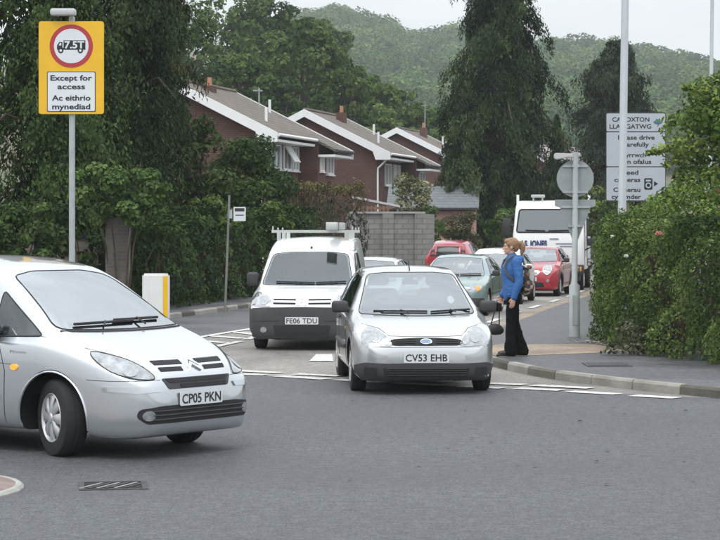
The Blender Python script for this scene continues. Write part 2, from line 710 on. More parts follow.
def leafy_tree(name, label, cat, base, height, cr, n_leaf, size, pal, n_blob=40, br=None, trunk_r=0.16, cz=None, group=None, asp=0.6, low=-0.7, hollow=0.5, trans='leaf'):
    """broadleaf tree: crown centre cz, radii cr, around base"""
    t = thing(name, label, cat, base, 0, group)
    cz = cz if cz is not None else height - cr[2]
    blobs = crown_blobs((0, 0, cz), cr, n_blob, br or min(cr) * 0.36, low, hollow)
    P, N, idx = blob_leaves(blobs, n_leaf)
    tone = rng.random(len(blobs))
    S = size * (0.45 + 1.0 * rng.random(n_leaf))
    leaf_mesh('crown', P, N, S, pick_cols(n_leaf, pal, tone[idx]), M[trans], t, asp=asp)
    tips = [b[0] for b in blobs if b[0][2] > cz * 0.5][:14]
    limb_mesh('trunk', (0, 0, -0.15), (0, 0, cz + cr[2] * 0.3), trunk_r, tips, M['bark'], t)
    return t


def conifer(name, label, base, height, prof, n_branch, per, size, pal, droop=0.5, trunk_r=0.3, group=None, z0=0.6, asp=0.3, boughs=()):
    """conifer: prof(t) crown radius at height fraction t; sprays hang from branches"""
    t = thing(name, label, 'tree', base, 0, group)
    P, N, tone, Sz = [], [], [], []
    bm = bmesh.new()
    bm_tube(bm, [(0, 0, -0.2), (0.05, 0, height * 0.4), (0, 0.04, height * 0.75), (0, 0, height * 0.98)], [trunk_r * 1.2, trunk_r * 0.8, trunk_r * 0.45, trunk_r * 0.08], 9)
    for b in range(n_branch + len(boughs)):
        h = (b + rng.random()) / n_branch
        z = z0 + h * (height - z0)
        rr = prof(h) * (0.46 + 0.46 * rng.random() + 0.5 * rng.random() ** 4) * (0.92 + 0.13 * math.sin(h * 31 + 1.3))
        a = rng.random() * 2 * math.pi
        if b >= n_branch:
            h, a, rr = boughs[b - n_branch]
            z = z0 + h * (height - z0)
        dx, dy = math.cos(a), math.sin(a)
        k = max(6, int(per * (0.35 + rr / max(prof(0.3), 0.1))))
        u = rng.random(k) ** 0.65
        rise = 0.22 * rr
        zz = z + rise * u - droop * rr * u ** 2.2 + rng.normal(0, 0.06 * rr + 0.05, k)
        wd = (0.13 * rr + 0.08) * (1.1 - 0.6 * u)
        px = dx * rr * u - dy * rng.normal(0, 1, k) * wd
        py = dy * rr * u + dx * rng.normal(0, 1, k) * wd
        P.append(np.stack([px, py, zz - np.abs(rng.normal(0, 0.10 * rr + 0.05, k))], 1))
        nn = np.stack([dx * np.ones(k), dy * np.ones(k), 0.35 * np.ones(k)], 1) + rng.normal(0, 0.5, (k, 3))
        N.append(nn)
        tone.append(np.full(k, rng.random()))
        Sz.append(size * (0.45 + 1.0 * rng.random(k)))
        if b % 3 == 0:
            bm_tube(bm, [(0, 0, z - 0.1), (dx * rr * 0.5, dy * rr * 0.5, z + rise * 0.5 - 0.03), (dx * rr * 0.85, dy * rr * 0.85, z + rise * .85 - droop * rr * 0.7)], [trunk_r * 0.2, trunk_r * 0.12, 0.015], 5)
    P, N, tone, Sz = map(np.concatenate, (P, N, tone, Sz))
    leaf_mesh('crown', P, N, Sz, pick_cols(len(P), pal, tone), M['needle'], t, asp=asp, droop=(0, 0, -1.0))
    from_bm('trunk', bm, M['bark'], t, smooth=True, angle=60)
    return t

# ================================================================== THE SETTING


def smooth01(t):
    t = np.clip(t, 0, 1)
    return t * t * (3 - 2 * t)


def terrain(x, y):
    """height of the far ground: a wooded spur on the left, the big hill behind"""
    x, y = np.asarray(x, float), np.asarray(y, float)
    rid = pchip([-900, -260, -111, -47, -17, 0, 11, 19, 34, 45, 60, 79, 99, 112, 129, 141, 152, 171, 231, 900],
                [60, 78, 80, 88, 93, 91, 88, 83, 83, 86, 84, 80, 80, 78, 76, 71, 65, 60, 46, 30], x)
    big = (rid - 6) * np.clip((y - 300) / 600, 0, 1) ** 1.15
    moor = 45 * np.exp(-((x + 14) / 62.0) ** 2) * smooth01((y - 950) / 350)
    spur = 9 * smooth01((y - 135) / 90) * smooth01((30 - x) / 40) + 16 * smooth01((y - 220) / 120) * smooth01((40 - x) / 60)
    return np.maximum(big, spur) + moor


def sheet(name, poly, z, m, kind='structure'):
    bm = bmesh.new()
    f = bm.faces.new([bm.verts.new((p[0], p[1], z)) for p in poly])
    if f.normal.z < 0:
        f.normal_flip()
    f.normal_update()
    if f.normal.z < 0:
        f.normal_flip()
    bmesh.ops.triangulate(bm, faces=bm.faces)
    me = bpy.data.meshes.new(name)
    bm.to_mesh(me)
    bm.free()
    return tag(link(name, me, m), kind=kind)


def catmull(pts, per=8):
    P = [np.array(p, float) for p in pts]
    P = [2 * P[0] - P[1]] + P + [2 * P[-1] - P[-2]]
    out = []
    for i in range(1, len(P) - 2):
        for k in range(per):
            t = k / per
            a, b, c, d = P[i - 1], P[i], P[i + 1], P[i + 2]
            out.append(0.5 * ((2 * b) + (c - a) * t + (2 * a - 5 * b + 4 * c - d) * t * t + (3 * b - a - 3 * c + d) * t ** 3))
    out.append(P[-2])
    return out


KERB_R = catmull([(30, 120), (18.5, 100), (10.4, 78.5), (6.43, 58.7), (4.38, 48.7), (3.29, 42.9), (2.43, 38.4), (1.98, 35), (1.75, 32), (1.70, 30.2),
                  (1.82, 29), (2.28, 27), (2.86, 25.6), (3.61, 24.2), (4.5, 22.95), (6.2, 21.6), (9, 20.4), (14, 19.5), (26, 19), (60, 19)], 6)
KERB_L = catmull([(23, 140), (13.6, 120), (8.6, 101), (3.3, 78), (0.35, 64), (-2.55, 51), (-3.9, 44.8), (-5.3, 40.5), (-7.4, 37.4), (-11, 35), (-18, 33.6), (-60, 33)], 6)


def kerb(name, path, m, w=0.125, h=0.115, stone=0.9, side=1, drop=None):
    """line of kerb stones with open joints; side says where the pavement lies"""
    bm = bmesh.new()
    P = [np.array(p) for p in path]
    seg = [np.linalg.norm(P[i + 1] - P[i]) for i in range(len(P) - 1)]
    cum = np.concatenate([[0], np.cumsum(seg)])
    px_, py_ = [p[0] for p in P], [p[1] for p in P]

    def pos(s):
        return np.array([np.interp(s, cum, px_), np.interp(s, cum, py_)])
    lay = bm.loops.layers.color.new('Tone')
    s = 0.0
    while s < cum[-1] - 0.1:
        e = min(s + stone - 0.022, cum[-1])
        rings = []
        tone = random.choice((0.62, 0.85, 1.05, 1.3, 1.5)) * random.uniform(0.9, 1.1)
        for t in np.linspace(s, e, 4):
            p = pos(t)
            q = pos(min(t + 0.05, cum[-1])) - pos(max(t - 0.05, 0))
            q /= np.linalg.norm(q)
            nrm = np.array([-q[1], q[0]]) * side
            hh = h if drop is None else h * drop(p)
            sec = [(0, -0.1), (0.012, hh * 0.75), (0.035, hh), (w, hh), (w, -0.1)]
            rings.append([bm.verts.new((p[0] + nrm[0] * a, p[1] + nrm[1] * a, b)) for a, b in sec])
        fs = []
        for i in range(3):
            for k in range(4):
                fs.append(bm.faces.new((rings[i][k], rings[i][k + 1], rings[i + 1][k + 1], rings[i + 1][k])))
        fs.append(bm.faces.new(rings[0]))
        fs.append(bm.faces.new(rings[-1][::-1]))
        for f in fs:
            for l in f.loops:
                l[lay] = (tone, tone, tone * random.uniform(0.95, 1.0), 1)
        s += stone
    return tag(from_bm(name, bm, m), kind='structure')


def kerb_mat():
    m = M['kerb']
    n, l = m.node_tree.nodes, m.node_tree.links
    b = n['Principled BSDF']
    src = b.inputs['Base Color'].links[0].from_socket
    a = n.new('ShaderNodeAttribute')
    a.attribute_name = 'Tone'
    mm = n.new('ShaderNodeMix')
    mm.data_type = 'RGBA'
    mm.blend_type = 'MULTIPLY'
    mm.inputs['Factor'].default_value = 1
    l.new(src, mm.inputs['A'])
    l.new(a.outputs['Color'], mm.inputs['B'])
    l.new(mm.outputs['Result'], b.inputs['Base Color'])


kerb_mat()

# ground sheet out to beyond the hill, hill and spur as one height field
sheet('ground', [(-1000, -60), (1000, -60), (1000, 1600), (-1000, 1600)], -0.06, M['grass'])
xs = np.concatenate([np.linspace(-900, -150, 26)[:-1], np.linspace(-150, 320, 95), np.linspace(320, 900, 20)[1:]])
ys = np.concatenate([np.linspace(136, 320, 24)[:-1], np.linspace(320, 1000, 70), np.linspace(1000, 1580, 24)[1:]])
gx, gy = np.meshgrid(xs, ys)
gz = terrain(gx, gy) + 0.8 * np.sin(gx * 0.11) * np.sin(gy * 0.07) * np.clip((gy - 300) / 100, 0, 1) - 0.09
gz = np.where(gy < 140, -0.2, gz)
vv = np.stack([gx.ravel(), gy.ravel(), gz.ravel()], 1)
nx = len(xs)
ff = [(j * nx + i, j * nx + i + 1, (j + 1) * nx + i + 1, (j + 1) * nx + i) for j in range(len(ys) - 1) for i in range(nx - 1)]
M['hill'] = mat('hillside', (0.055, 0.085, 0.03), 0.95, col2=(0.17, 0.125, 0.085), vscale=0.012, detail=8)
tag(from_data('hill', vv, ff, M['hill'], smooth=True, angle=180), kind='structure')

# roads
JL = [(-40, 56), (-9, 33.1), (-1.75, 27.55), (1.55, 25.02), (3.62, 23.35)]
ir = min(range(len(KERB_R)), key=lambda i: np.hypot(KERB_R[i][0] - 3.61, KERB_R[i][1] - 23.4))
k_side = [tuple(p) for p in KERB_R if p[1] > 23.3]
tan_road = [(-1.75, 27.5), (1.55, 24.97), (3.9, 23.2)] + [(p[0] + 0.06, p[1]) for p in reversed(k_side)] + [(p[0] - 0.06, p[1]) for p in KERB_L if p[1] > 34.5] + [(-12.0, 35.2)]
sheet('side_road', tan_road, 0.0, M['asphalt_old'])
dark = [(-60, -30), (60, -30), (60, 19.06)] + [(p[0] + 0.05, p[1] + 0.05) for p in reversed(KERB_R) if p[1] <= 23.4] + [(1.55, 25.02), (-1.75, 27.55), (-9, 33.1), (-12, 35.25), (-60, 35)]
sheet('main_road', dark, 0.004, M['asphalt_new'])
sheet('left_lane', [(-8.6, 33.0), (-3.5, 32.0), (-2.7, 36.9), (-1.95, 40.2), (-1.2, 44.0), (0.6, 52.0), (2.4, 60), (6.2, 78)] + [(p[0] - 0.03, p[1]) for p in KERB_L if 36.6 < p[1] < 78.5],
      0.008, M['asphalt_path'])


def dropped(p):          # kerb is flush beside the crossing place
    d = p[1]
    return 0.35 + 0.65 * float(1 - smooth01((d - 31) / 4.0)) if d > 29 else 1.0


kerb('kerb', KERB_R, M['kerb'], side=1, drop=dropped)
kerb('kerb', KERB_L, M['kerb'], side=-1, w=0.14)
# pavements
pr = [(p[0] + 0.1, p[1]) if p[1] > 30 else (p[0] + 0.09, p[1] + 0.07) for p in KERB_R]
sheet('pavement', pr + [(60, 24), (60, 120)], 0.088, M['asphalt_path'])
pl = [(p[0] - 0.12, p[1] + 0.03) for p in KERB_L]
sheet('pavement', pl + [(-60, 140)], 0.105, M['asphalt_path'])
sheet('tan_crossing', [(2.0, 29.75), (3.75, 30.9), (4.1, 31.6), (3.65, 32.9), (2.2, 33.1), (1.87, 32), (1.83, 30.3)], 0.092, M['tan_patch'])
sheet('tan_gutter', [(p[0] + 0.02, p[1]) for p in KERB_R if 33 < p[1] < 75] + [(p[0] - 0.42, p[1]) for p in reversed([q for q in KERB_R if 33 < q[1] < 75])], 0.004, M['tan_patch'])
sheet('verge', [(-60, 60), (-60, 36.2), (-13, 37.0), (-9.2, 39.4), (-7.4, 42.2), (-5.9, 46.6), (-4.6, 52.5), (-1.7, 66), (1.2, 79.5), (6.5, 103), (11.5, 122), (20, 142)], 0.109, M['soil'])

# road markings: double dashed give-way line, hatching, lane marks
bm = bmesh.new()


def quad(bm, pts, z=0.012):
    vs = [bm.verts.new((p[0], p[1], z)) for p in pts]
    f = bm.faces.new(vs)
    f.normal_update()
    if f.normal.z < 0:
        f.normal_flip()


def dash(bm, a, b, w, z=0.012):
    a, b = np.array(a, float), np.array(b, float)
    t = (b - a) / np.linalg.norm(b - a)
    nn = np.array([-t[1], t[0]]) * w / 2
    k = max(1, int(np.linalg.norm(b - a) / 0.25))
    for i in range(k):      # slightly ragged worn edges
        p, q = a + (b - a) * i / k, a + (b - a) * (i + 1) / k
        quad(bm, [p - nn, q - nn, q + nn, p + nn], z)


for a, b in (((-1.69, 27.42), (-1.22, 27.22)), ((-1.05, 27.0), (-0.42, 26.45)), ((-0.28, 26.35), (0.3, 25.9)), ((0.44, 25.8), (1.0, 25.4)), ((1.2, 25.25), (1.7, 24.95)), ((1.86, 24.95), (2.36, 24.62)), ((2.44, 24.45), (2.96, 24.05)), ((3.1, 23.86), (3.55, 23.5))):
    dash(bm, a, b, 0.24)
for a, b in (((-1.72, 28.1), (-1.05, 27.6)), ((-0.84, 27.4), (-0.25, 27.0)), ((-.1, 26.9), (.45, 26.5)), ((.6, 26.4), (1.1, 26.0)), ((1.5, 25.78), (2.0, 25.5)), ((2.1, 25.42), (2.74, 24.95))):
    dash(bm, a, b, 0.24)
dash(bm, (-2.82, 36.7), (-1.95, 40.3), 0.16)
dash(bm, (-1.95, 40.3), (-1.15, 44.2), 0.16)
dash(bm, (-2.4, 33.4), (-2.02, 35.4), 0.16)
dash(bm, (-1.95, 36.0), (-1.62, 38.4), 0.16)
dash(bm, (-1.55, 39.0), (-1.1, 43.8), 0.16)
for i in range(6):
    y = 34.9 + i * 1.35
    lx = np.interp(y + 0.9, [33, 36.7, 40.3, 44.2], [-3.6, -2.82, -1.95, -1.15])
    rx = np.interp(y, [33.4, 35.4, 38.4, 43.8], [-2.4, -2.02, -1.62, -1.1])
    dash(bm, (lx + 0.1, y + 0.9), (rx - 0.1, y), 0.26)
quad(bm, [(-0.73, 30.0), (-0.38, 30.0), (-0.42, 31.7), (-0.66, 31.7)])
dash(bm, (-0.5, 35.5), (-0.2, 38.2), 0.14)
for y0 in (34.4, 38.6, 42.4, 46.2, 50.2, 54.4, 58.6, 63):
    x0, x1 = np.interp([y0, y0 + 1.9], [p[1] for p in reversed(KERB_R) if p[1] > 30.2], [p[0] for p in reversed(KERB_R) if p[1] > 30.2])
    dash(bm, (x0 - 0.62, y0), (x1 - 0.62, y0 + 1.9), 0.15)
tag(from_bm('road_markings', bm, M['line']), kind='structure')

# traffic islands
M['block_paving'] = brick_mat('block_paving', (0.19, 0.14, 0.125), (0.23, 0.175, 0.155), (0.12, 0.105, 0.1), 0.2, 0.1, 0.008)


def island(name, poly, top, h=0.115, ring=0.14):
    bm = bmesh.new()
    c = np.mean(poly, 0)
    o = [bm.verts.new((p[0], p[1], -0.05)) for p in poly]
    a = [bm.verts.new((p[0], p[1], h - 0.02)) for p in poly]
    b = [bm.verts.new((*(c + (np.array(p) - c) * (1 - 0.02 / np.linalg.norm(np.array(p) - c) * 1.0)), h)) for p in poly]
    d = [bm.verts.new((*(c + (np.array(p) - c) * (1 - ring / np.linalg.norm(np.array(p) - c))), h)) for p in poly]
    n = len(poly)
    for r0, r1 in ((o, a), (a, b), (b, d)):
        for i in range(n):
            bm.faces.new((r0[i], r0[(i + 1) % n], r1[(i + 1) % n], r1[i]))
    f = bm.faces.new(d)
    f.material_index = 1
    return tag(from_bm(name, bm, [M['kerb_pale'], top]), kind='structure')


pts = [(-9, 14.3), (-3.6, 14.3)] + [(-3.33 + 0.88 * math.cos(R(a)), 15.25 + 0.95 * math.sin(R(a))) for a in range(-80, 90, 12)] + [(-3.6, 16.2), (-9, 16.2)]
island('traffic_island', pts, M['block_paving'], 0.035, 0.06)
island('traffic_island', [(-2.62, 33.6), (-2.75, 32.4), (-3.6, 30.2), (-4.6, 28.7), (-5.2, 28.6), (-5.3, 29.3), (-4.4, 31.6), (-3.4, 34.8), (-2.9, 35.2), (-2.6, 34.6)], M['asphalt_path'])

# manhole, drain, grit and dead leaves
t = thing('manhole_cover', 'small dark rectangular iron access cover set in the pavement before the hedge', 'manhole cover', (*at(607, 367, 28.0).xy, 0.092))
box('frame', (0, 0, 0.003), (0.6, 0.7, 0.006), M['plastic_grey'], t)
box('lid', (0, 0, 0.006), (0.5, 0.58, 0.007), M['plastic'], t)
gr = at(113, 487, 15.5)
t = thing('drain_grate', 'cast iron road drain grating with slanted bars in the dark asphalt', 'drain grate', (gr.x, gr.y, 0.004), R(8))
M['iron'] = mat('cast_iron', (0.06, 0.06, 0.062), 0.55, metal=0.5, var=0.3, vscale=8)
M['pale_iron'] = mat('pale_iron', (0.35, 0.35, 0.35), 0.4, metal=0.6, var=0.3, vscale=12)  # paler iron for every other drain bar
box('tray', (0, 0, 0.001), (0.44, 0.44, 0.003), M['cavity'], t)
for s_ in (-1, 1):
    box('frame', (s_ * 0.23, 0, 0.003), (0.04, 0.5, 0.007), M['iron'], t)
    box('frame', (0, s_ * 0.23, 0.003), (0.42, 0.04, 0.007), M['iron'], t)
for i in range(6):
    box('bar', (-0.16 + 0.064 * i, 0, 0.0055), (0.026, 0.36, 0.004), M['pale_iron'] if i in (0, 2, 4) else M['iron'], t, rot=(0, 0, R(-28)))

v, f = [], []
for i in range(420):      # bits of grit on the dark asphalt and dry leaves along the hedge foot
    if i < 130:
        d = random.uniform(14, 24)
        x, y, z, s = X(random.uniform(330, 740), d), d, 0.005, random.choice([0.008, 0.012, 0.016, 0.03])
    else:
        u = random.random()
        x, y, z, s = 3.55 + u * 2.0 + random.gauss(0, 0.1), 34.0 - u * 5.0 - abs(random.gauss(0, 0.25)), 0.092, random.uniform(0.02, 0.06)
    a = random.random() * 6.28
    k = len(v)
    for (p, q) in ((1, 0), (0, 0.6), (-1, 0), (0, -0.6)):
        v.append((x + s * (p * math.cos(a) - q * math.sin(a)), y + s * (p * math.sin(a) + q * math.cos(a)), z + 0.004 + random.random() * s * 0.5))
    f.append((k, k + 1, k + 2, k + 3))
tag(from_data('road_grit', v[:130 * 4], f[:130], M['iron']), kind='stuff')
f2 = [tuple(i - 520 for i in q) for q in f[130:]]
M['dry_leaf'] = mat('dry_leaf', (0.2, 0.17, 0.1), 0.9, col2=(0.42, 0.4, 0.33), vscale=5)
tag(from_data('fallen_leaves', v[520:], f2, M['dry_leaf']), kind='stuff')

# ================================================================== HOUSES
M['brick_red'] = brick_mat('dark_red_brick', (0.088, 0.033, 0.026), (0.12, 0.044, 0.034), (0.11, 0.08, 0.07))
M['brick_salmon'] = brick_mat('salmon_brick', (0.34, 0.17, 0.125), (0.40, 0.21, 0.155), (0.36, 0.3, 0.26))
M['roof_tile'] = brick_mat('brown_grey_tiles', (0.135, 0.112, 0.093), (0.172, 0.145, 0.121), (0.09, 0.08, 0.07), 0.33, 0.14, 0.02)
M['roof_slate'] = brick_mat('grey_slate', (0.15, 0.165, 0.175), (0.18, 0.195, 0.205), (0.11, 0.12, 0.13), 0.3, 0.12, 0.015)
M['roof_pale'] = brick_mat('pale_tiles', (0.33, 0.28, 0.27), (0.39, 0.34, 0.32), (0.25, 0.22, 0.2), 0.33, 0.14, 0.02)
M['upvc'] = mat('white_upvc', (0.8, 0.81, 0.81), 0.4, var=0.03, vscale=3)
M['pane'] = mat('window_glass', (0.12, 0.15, 0.17), 0.05, spec=0.9, coat=1.0)
M['pot'] = mat('clay_pot', (0.4, 0.2, 0.12), 0.8)
M['lead'] = mat('pale_flashing', (0.5, 0.5, 0.5), 0.6)


def house(name, label, loc, rz, zr, half, rise, L, a, ext, wins, chim, pipe=True, brick='brick_red', roof='roof_tile'):
    """local frame: +Y along the street front (away), +X out of the front, ridge along Y at x = 0"""
    t = thing(name, label, 'house', loc, rz, None)
    ze = zr - rise
    sl = rise / half
    hw = half - 0.75
    zi = zr - 0.12

    def wall(y0, y1, xr):
        bm = bmesh.new()
        poly = [(-hw, -0.3), (xr, -0.3), (xr, zi - sl * xr), (0, zi), (-hw, zi - sl * hw)]
        bm_prism(bm, poly, y0, y1, ((0, 0, 0), (1, 0, 0), (0, 0, 1), (0, 1, 0)))
        return from_bm('wall', bm, M[brick], t)
    wall(0.35, a, hw)
    wall(a + 0.003, L - 0.3, hw + ext)
    fr = ((0, 0, 0), (1, 0, 0), (0, 0, 1), (0, 1, 0))
    bm = bmesh.new()
    th = 0.11
    for (y0, y1, xr) in ((0, a + 0.001, half), (a + 0.002, L, half + ext)):
        bm_prism(bm, [(0, zr), (xr, zr - sl * xr), (xr, zr - sl * xr - th), (0, zr - th)], y0, y1, fr)
    bm_prism(bm, [(-0.002, zr), (-0.002, zr - th), (-half, ze - th), (-half, ze)], 0, L, fr)
    rf = from_bm('roof', bm, M[roof], t)
    tube('ridge_tiles', [(0, 0.02, zr + 0.02), (0, L - 0.02, zr + 0.02)], 0.09, M[roof], rf, n=8)
    cx, cy, ch = chim
    zc = zr - sl * abs(cx)
    c = box('chimney', (cx, cy, zc + ch / 2 - 0.3), (0.42, 0.55, ch + 0.6), M[brick], rf)
    lathe('pot', [(zc + ch, 0.11), (zc + ch + 0.35, 0.09)], M['pot'], c, 12, 'z').location = (cx, cy, 0)
    # white bargeboards with boxed ends on the near gable, plain on the far one
    b = 0.36
    for y0 in (-0.07, L + 0.005):
        hr = half if y0 < 1 else half + ext
        bm = bmesh.new()
        for s, h in ((1, hr), (-1, half)):
            e = zr - sl * h
            poly = [(0, zr + 0.03), (s * (h + 0.03), e + 0.03), (s * (h + 0.03), e - 0.34), (s * (h - 0.72), e - 0.34), (s * (h - 0.86), e + sl * 0.86 - b), (0, zr - b)]
            bm_prism(bm, poly, y0 + (0.002 if s < 0 else 0), y0 + 0.06, fr)
        from_bm('bargeboard', bm, M['upvc'], t)
    for (y0, y1, xr) in ((0, a, half), (a, L, half + ext)):
        e = zr - sl * xr
        box('soffit', (xr - 0.38, (y0 + y1) / 2, e - 0.27), (0.72, y1 - y0 - 0.02, 0.1), M['upvc'], t)
        tube('gutter', [(xr + 0.06, y0, e - 0.06), (xr + 0.06, y1, e - 0.06)], 0.065, M['plastic_grey'] if xr > half else M['upvc'], t, 8)
    if pipe:
        tube('downpipe', [(half + 0.05, 0.1, ze - 0.1), (half - 0.05, 0.12, ze - 0.2), (hw + 0.08, 0.25, ze - 0.75), (hw + 0.06, 0.28, ze - 0.95), (hw + 0.06, 0.28, 0.2)], 0.05, M['upvc'], t, 8)
    for (y0, y1, z0, z1, fwd, opened) in wins:
        xw = hw + (ext if fwd else 0)
        w = y1 - y0
        hgt = z1 - z0
        bm = bmesh.new()
        for (yy, zz, sy, sz) in ((y0 + 0.035, (z0 + z1) / 2, 0.07, hgt), (y1 - 0.035, (z0 + z1) / 2, 0.07, hgt), ((y0 + y1) / 2, z0 + 0.035, w - 0.14, 0.07), ((y0 + y1) / 2, z1 - 0.035, w - 0.14, 0.07), ((y0 + y1) / 2, (z0 + z1) / 2, 0.08, hgt - 0.14)):
            bm_box(bm, (xw + 0.035, yy, zz), (0.09, sy, sz))
        wf = from_bm('window', bm, M['upvc'], t)
        box('pane', (xw + 0.012, (y0 + y1) / 2, (z0 + z1) / 2), (0.02, w - 0.1, hgt - 0.1), M['pane'], wf)
        box('sill', (xw + 0.06, (y0 + y1) / 2, z0 - 0.03), (0.14, w + 0.12, 0.05), M['upvc'], wf)
        if opened:
            box('open_sash', (xw + 0.28, (y0 + y1) / 2, z1 - 0.36), (0.05, w * 0.8, 0.75), M['upvc'], wf, rot=(0, R(-32), 0))
    for (vx, vy) in ((half * 0.72, 2.6), (half * 0.45, L - 1.4)):
        zz = zr - sl * vx
        tube('vent_pipe', [(vx, vy, zz - 0.1), (vx, vy, zz + 0.55)], 0.06, M['upvc'], t, 8)
    return t


RZ = R(-14.4)
house('brick_house', 'nearest dark red brick house with an open top window, half hidden by the trees', (-7.5, 83, 0), RZ, 7.84, 4.4, 2.2, 8.4, 5.6, 0.85,
      [(1.6, 2.9, 4.3, 5.3, 0, 0), (3.3, 4.4, 4.3, 5.3, 0, 1), (4.6, 5.5, 4.3, 5.3, 0, 0), (5.9, 6.4, 4.3, 5.0, 1, 0), (6.9, 7.9, 4.2, 5.0, 1, 0)], (0.5, 3.4, 0.18))
house('brick_house', 'middle dark red brick house with a tall white downpipe at its corner', (-2.78, 105, 0), RZ, 7.87, 4.4, 2.2, 7.8, 5.4, 0.85,
      [(1.9, 3.2, 4.1, 5.2, 0, 0), (3.7, 4.2, 4.3, 5.2, 0, 0), (4.5, 5.2, 4.1, 5.2, 0, 0), (6.0, 7.2, 4.0, 4.9, 1, 0)], (0.75, 4.4, 0.45))
house('brick_house', 'farthest dark red brick house, partly behind the big conifer', (2.45, 140, 0.2), RZ, 8.45, 3.9, 1.95, 7.8, 5.4, 0.6,
      [(2, 3.3, 4.7, 5.6, 0, 0), (4, 5, 4.7, 5.6, 0, 0)], (0.8, 4.6, 0.6))
house('brick_house', 'pale tiled brick house seen in slivers between the dark conifers', (12.0, 152, 0), R(-30), 8.0, 4.2, 2.7, 9.0, 6, 0.4,
      [(2, 3.3, 3.7, 4.7, 0, 0)], (0.8, 5.0, 0.8), roof='roof_pale')

# aerial poles on the chimneys' side
for (px, py0, py1, d, lab) in ((259, 88, 112, 89, 'thin grey aerial pole rising over the nearest brick house'), (425, 104, 128, 144, 'thin pale aerial pole rising over the farthest brick house')):
    b = at(px, py1, d)
    t = thing('television_aerial', lab, 'aerial', tuple(b))
    tube('mast', [(0, 0, -0.8), (0, 0, Z(py0, d) - b.z)], 0.03, M['galv'], t, 6)
    bmx = bmesh.new()
    zt = Z(py0, d) - b.z - 0.12
    bm_tube(bmx, [(-0.05, -0.45, zt), (-0.05, 0.45, zt)], 0.012, 6)
    for k in range(6):
        bm_tube(bmx, [(-0.25, -0.4 + 0.15 * k, zt), (0.15, -0.4 + 0.15 * k, zt)], 0.009, 5)
    from_bm('array', bmx, M['galv'], t)

# garage with slate roof
d = 95.0
t = thing('garage', 'low salmon brick garage with a plain grey pitched roof', 'garage', (X(434, d), d, 0), R(-4))
gz, ge = Z(186, d), Z(208, d)
hl = 2.05
fr = ((0, 0, 0), (0, 1, 0), (0, 0, 1), (1, 0, 0))
bmg = bmesh.new()
bm_prism(bmg, [(-1.75, -.2), (1.75, -.2), (1.75, ge - 0.15), (0, gz - 0.12), (-1.75, ge - 0.15)], -hl + 0.12, hl - 0.12, fr)
from_bm('wall', bmg, M['brick_salmon'], t)
bmg = bmesh.new()
sg = (gz - ge) / 1.95
bm_prism(bmg, [(-1.95, ge), (0, gz), (0, gz - 0.09), (-1.95, ge - 0.09)], -hl, hl, fr)
bm_prism(bmg, [(0.002, gz), (1.95, ge), (1.95, ge - 0.09), (0.002, gz - 0.09)], -hl, hl, fr)
from_bm('roof', bmg, M['roof_slate'], t)
box('gutter', (0, -2.0, ge - 0.06), (2 * hl - 0.1, 0.09, 0.08), M['plastic'], t)
t = thing('white_fence', 'white picket fence tops showing above the grey garage roof', 'fence', (X(424, 99.0), 99.0, 0), R(-4))
for k in range(15):
    h_ = Z(184.5, 99) + (0.05 if k % 2 else 0.0)
    prism('picket', [(-0.05, 0), (0.05, 0), (0.05, h_ - 0.06), (0, h_), (-0.05, h_ - 0.06)], -0.01, 0.012, ((-1.4 + 0.2 * k, 0, 0), (1, 0, 0), (0, 0, 1), (0, 1, 0)), M['upvc'], t)
box('rail', (0, 0.035, Z(186, 99) - 0.1), (3.0, 0.04, 0.1), M['upvc'], t)

# concrete block garden wall
M['block'] = brick_mat('grey_blocks', (0.2, 0.195, 0.185), (0.25, 0.24, 0.23), (0.155, 0.15, 0.143), 0.42, 0.19, 0.02)
d = 78.0
zt = Z(213.5, d)
t = thing('block_wall', 'grey concrete block garden wall with flat coping and piers', 'wall', (X(352, d), d, 0))
wl_ = X(422, d) - X(352, d)
box('wall', (wl_ / 2, 0.11, zt / 2 - 0.1), (wl_, 0.2, zt + 0.2), M['block'], t)
for px in (352, 388, 420.5):
    box('pier', (X(px, d) - X(352, d), -0.035, zt / 2 - 0.1), (0.42, 0.1, zt + 0.19), M['block'], t)
box('wall', (wl_ + 0.21, 1.6, zt / 2 - 0.1), (0.2, 3.4, zt + 0.2), M['block'], t, rot=(0, 0, R(-9)))
box('coping', (wl_ / 2, 0.09, zt + 0.035), (wl_ + 0.25, 0.34, 0.07), M['kerb_pale'], t)

# car port and slatted fence behind the wall
d = 86.0
t = thing('carport', 'small lean-to with a pale sheet roof behind the block wall', 'lean-to', (X(352, d), d, 0))
w_ = X(400, d) - X(352, d)
prism('roof', [(0, Z(198, d)), (0, Z(198, d) + .09), (w_, Z(207, d) + 0.07), (w_, Z(207, d) - 0.02)], 0, 3.0, ((0, 0, 0), (1, 0, 0), (0, 0, 1), (0, 1, 0)), M['lead'], t)
for (xx, zz) in ((0.08, Z(200, d)), (w_ - 0.1, Z(207, d)), (w_ * 0.5, Z(203, d))):
    box('post', (xx, 0.15, zz / 2), (0.1, 0.1, zz), M['wood'], t)
t = thing('slatted_fence', 'reddish brown slatted timber fence showing above the block wall', 'fence', (X(353, 82), 82, 0))
M['fence_wood'] = mat('fence_timber', (0.2, 0.12, 0.085), 0.9, var=0.3, vscale=3)
for k in range(9):
    box('slat', (0.08 + 0.16 * k, 0, Z(206, 82) / 2), (0.09, 0.02, Z(206, 82)), M['fence_wood'], t)
box('rail', (0.75, 0.035, Z(208, 82)), (1.6, 0.04, 0.08), M['fence_wood'], t)

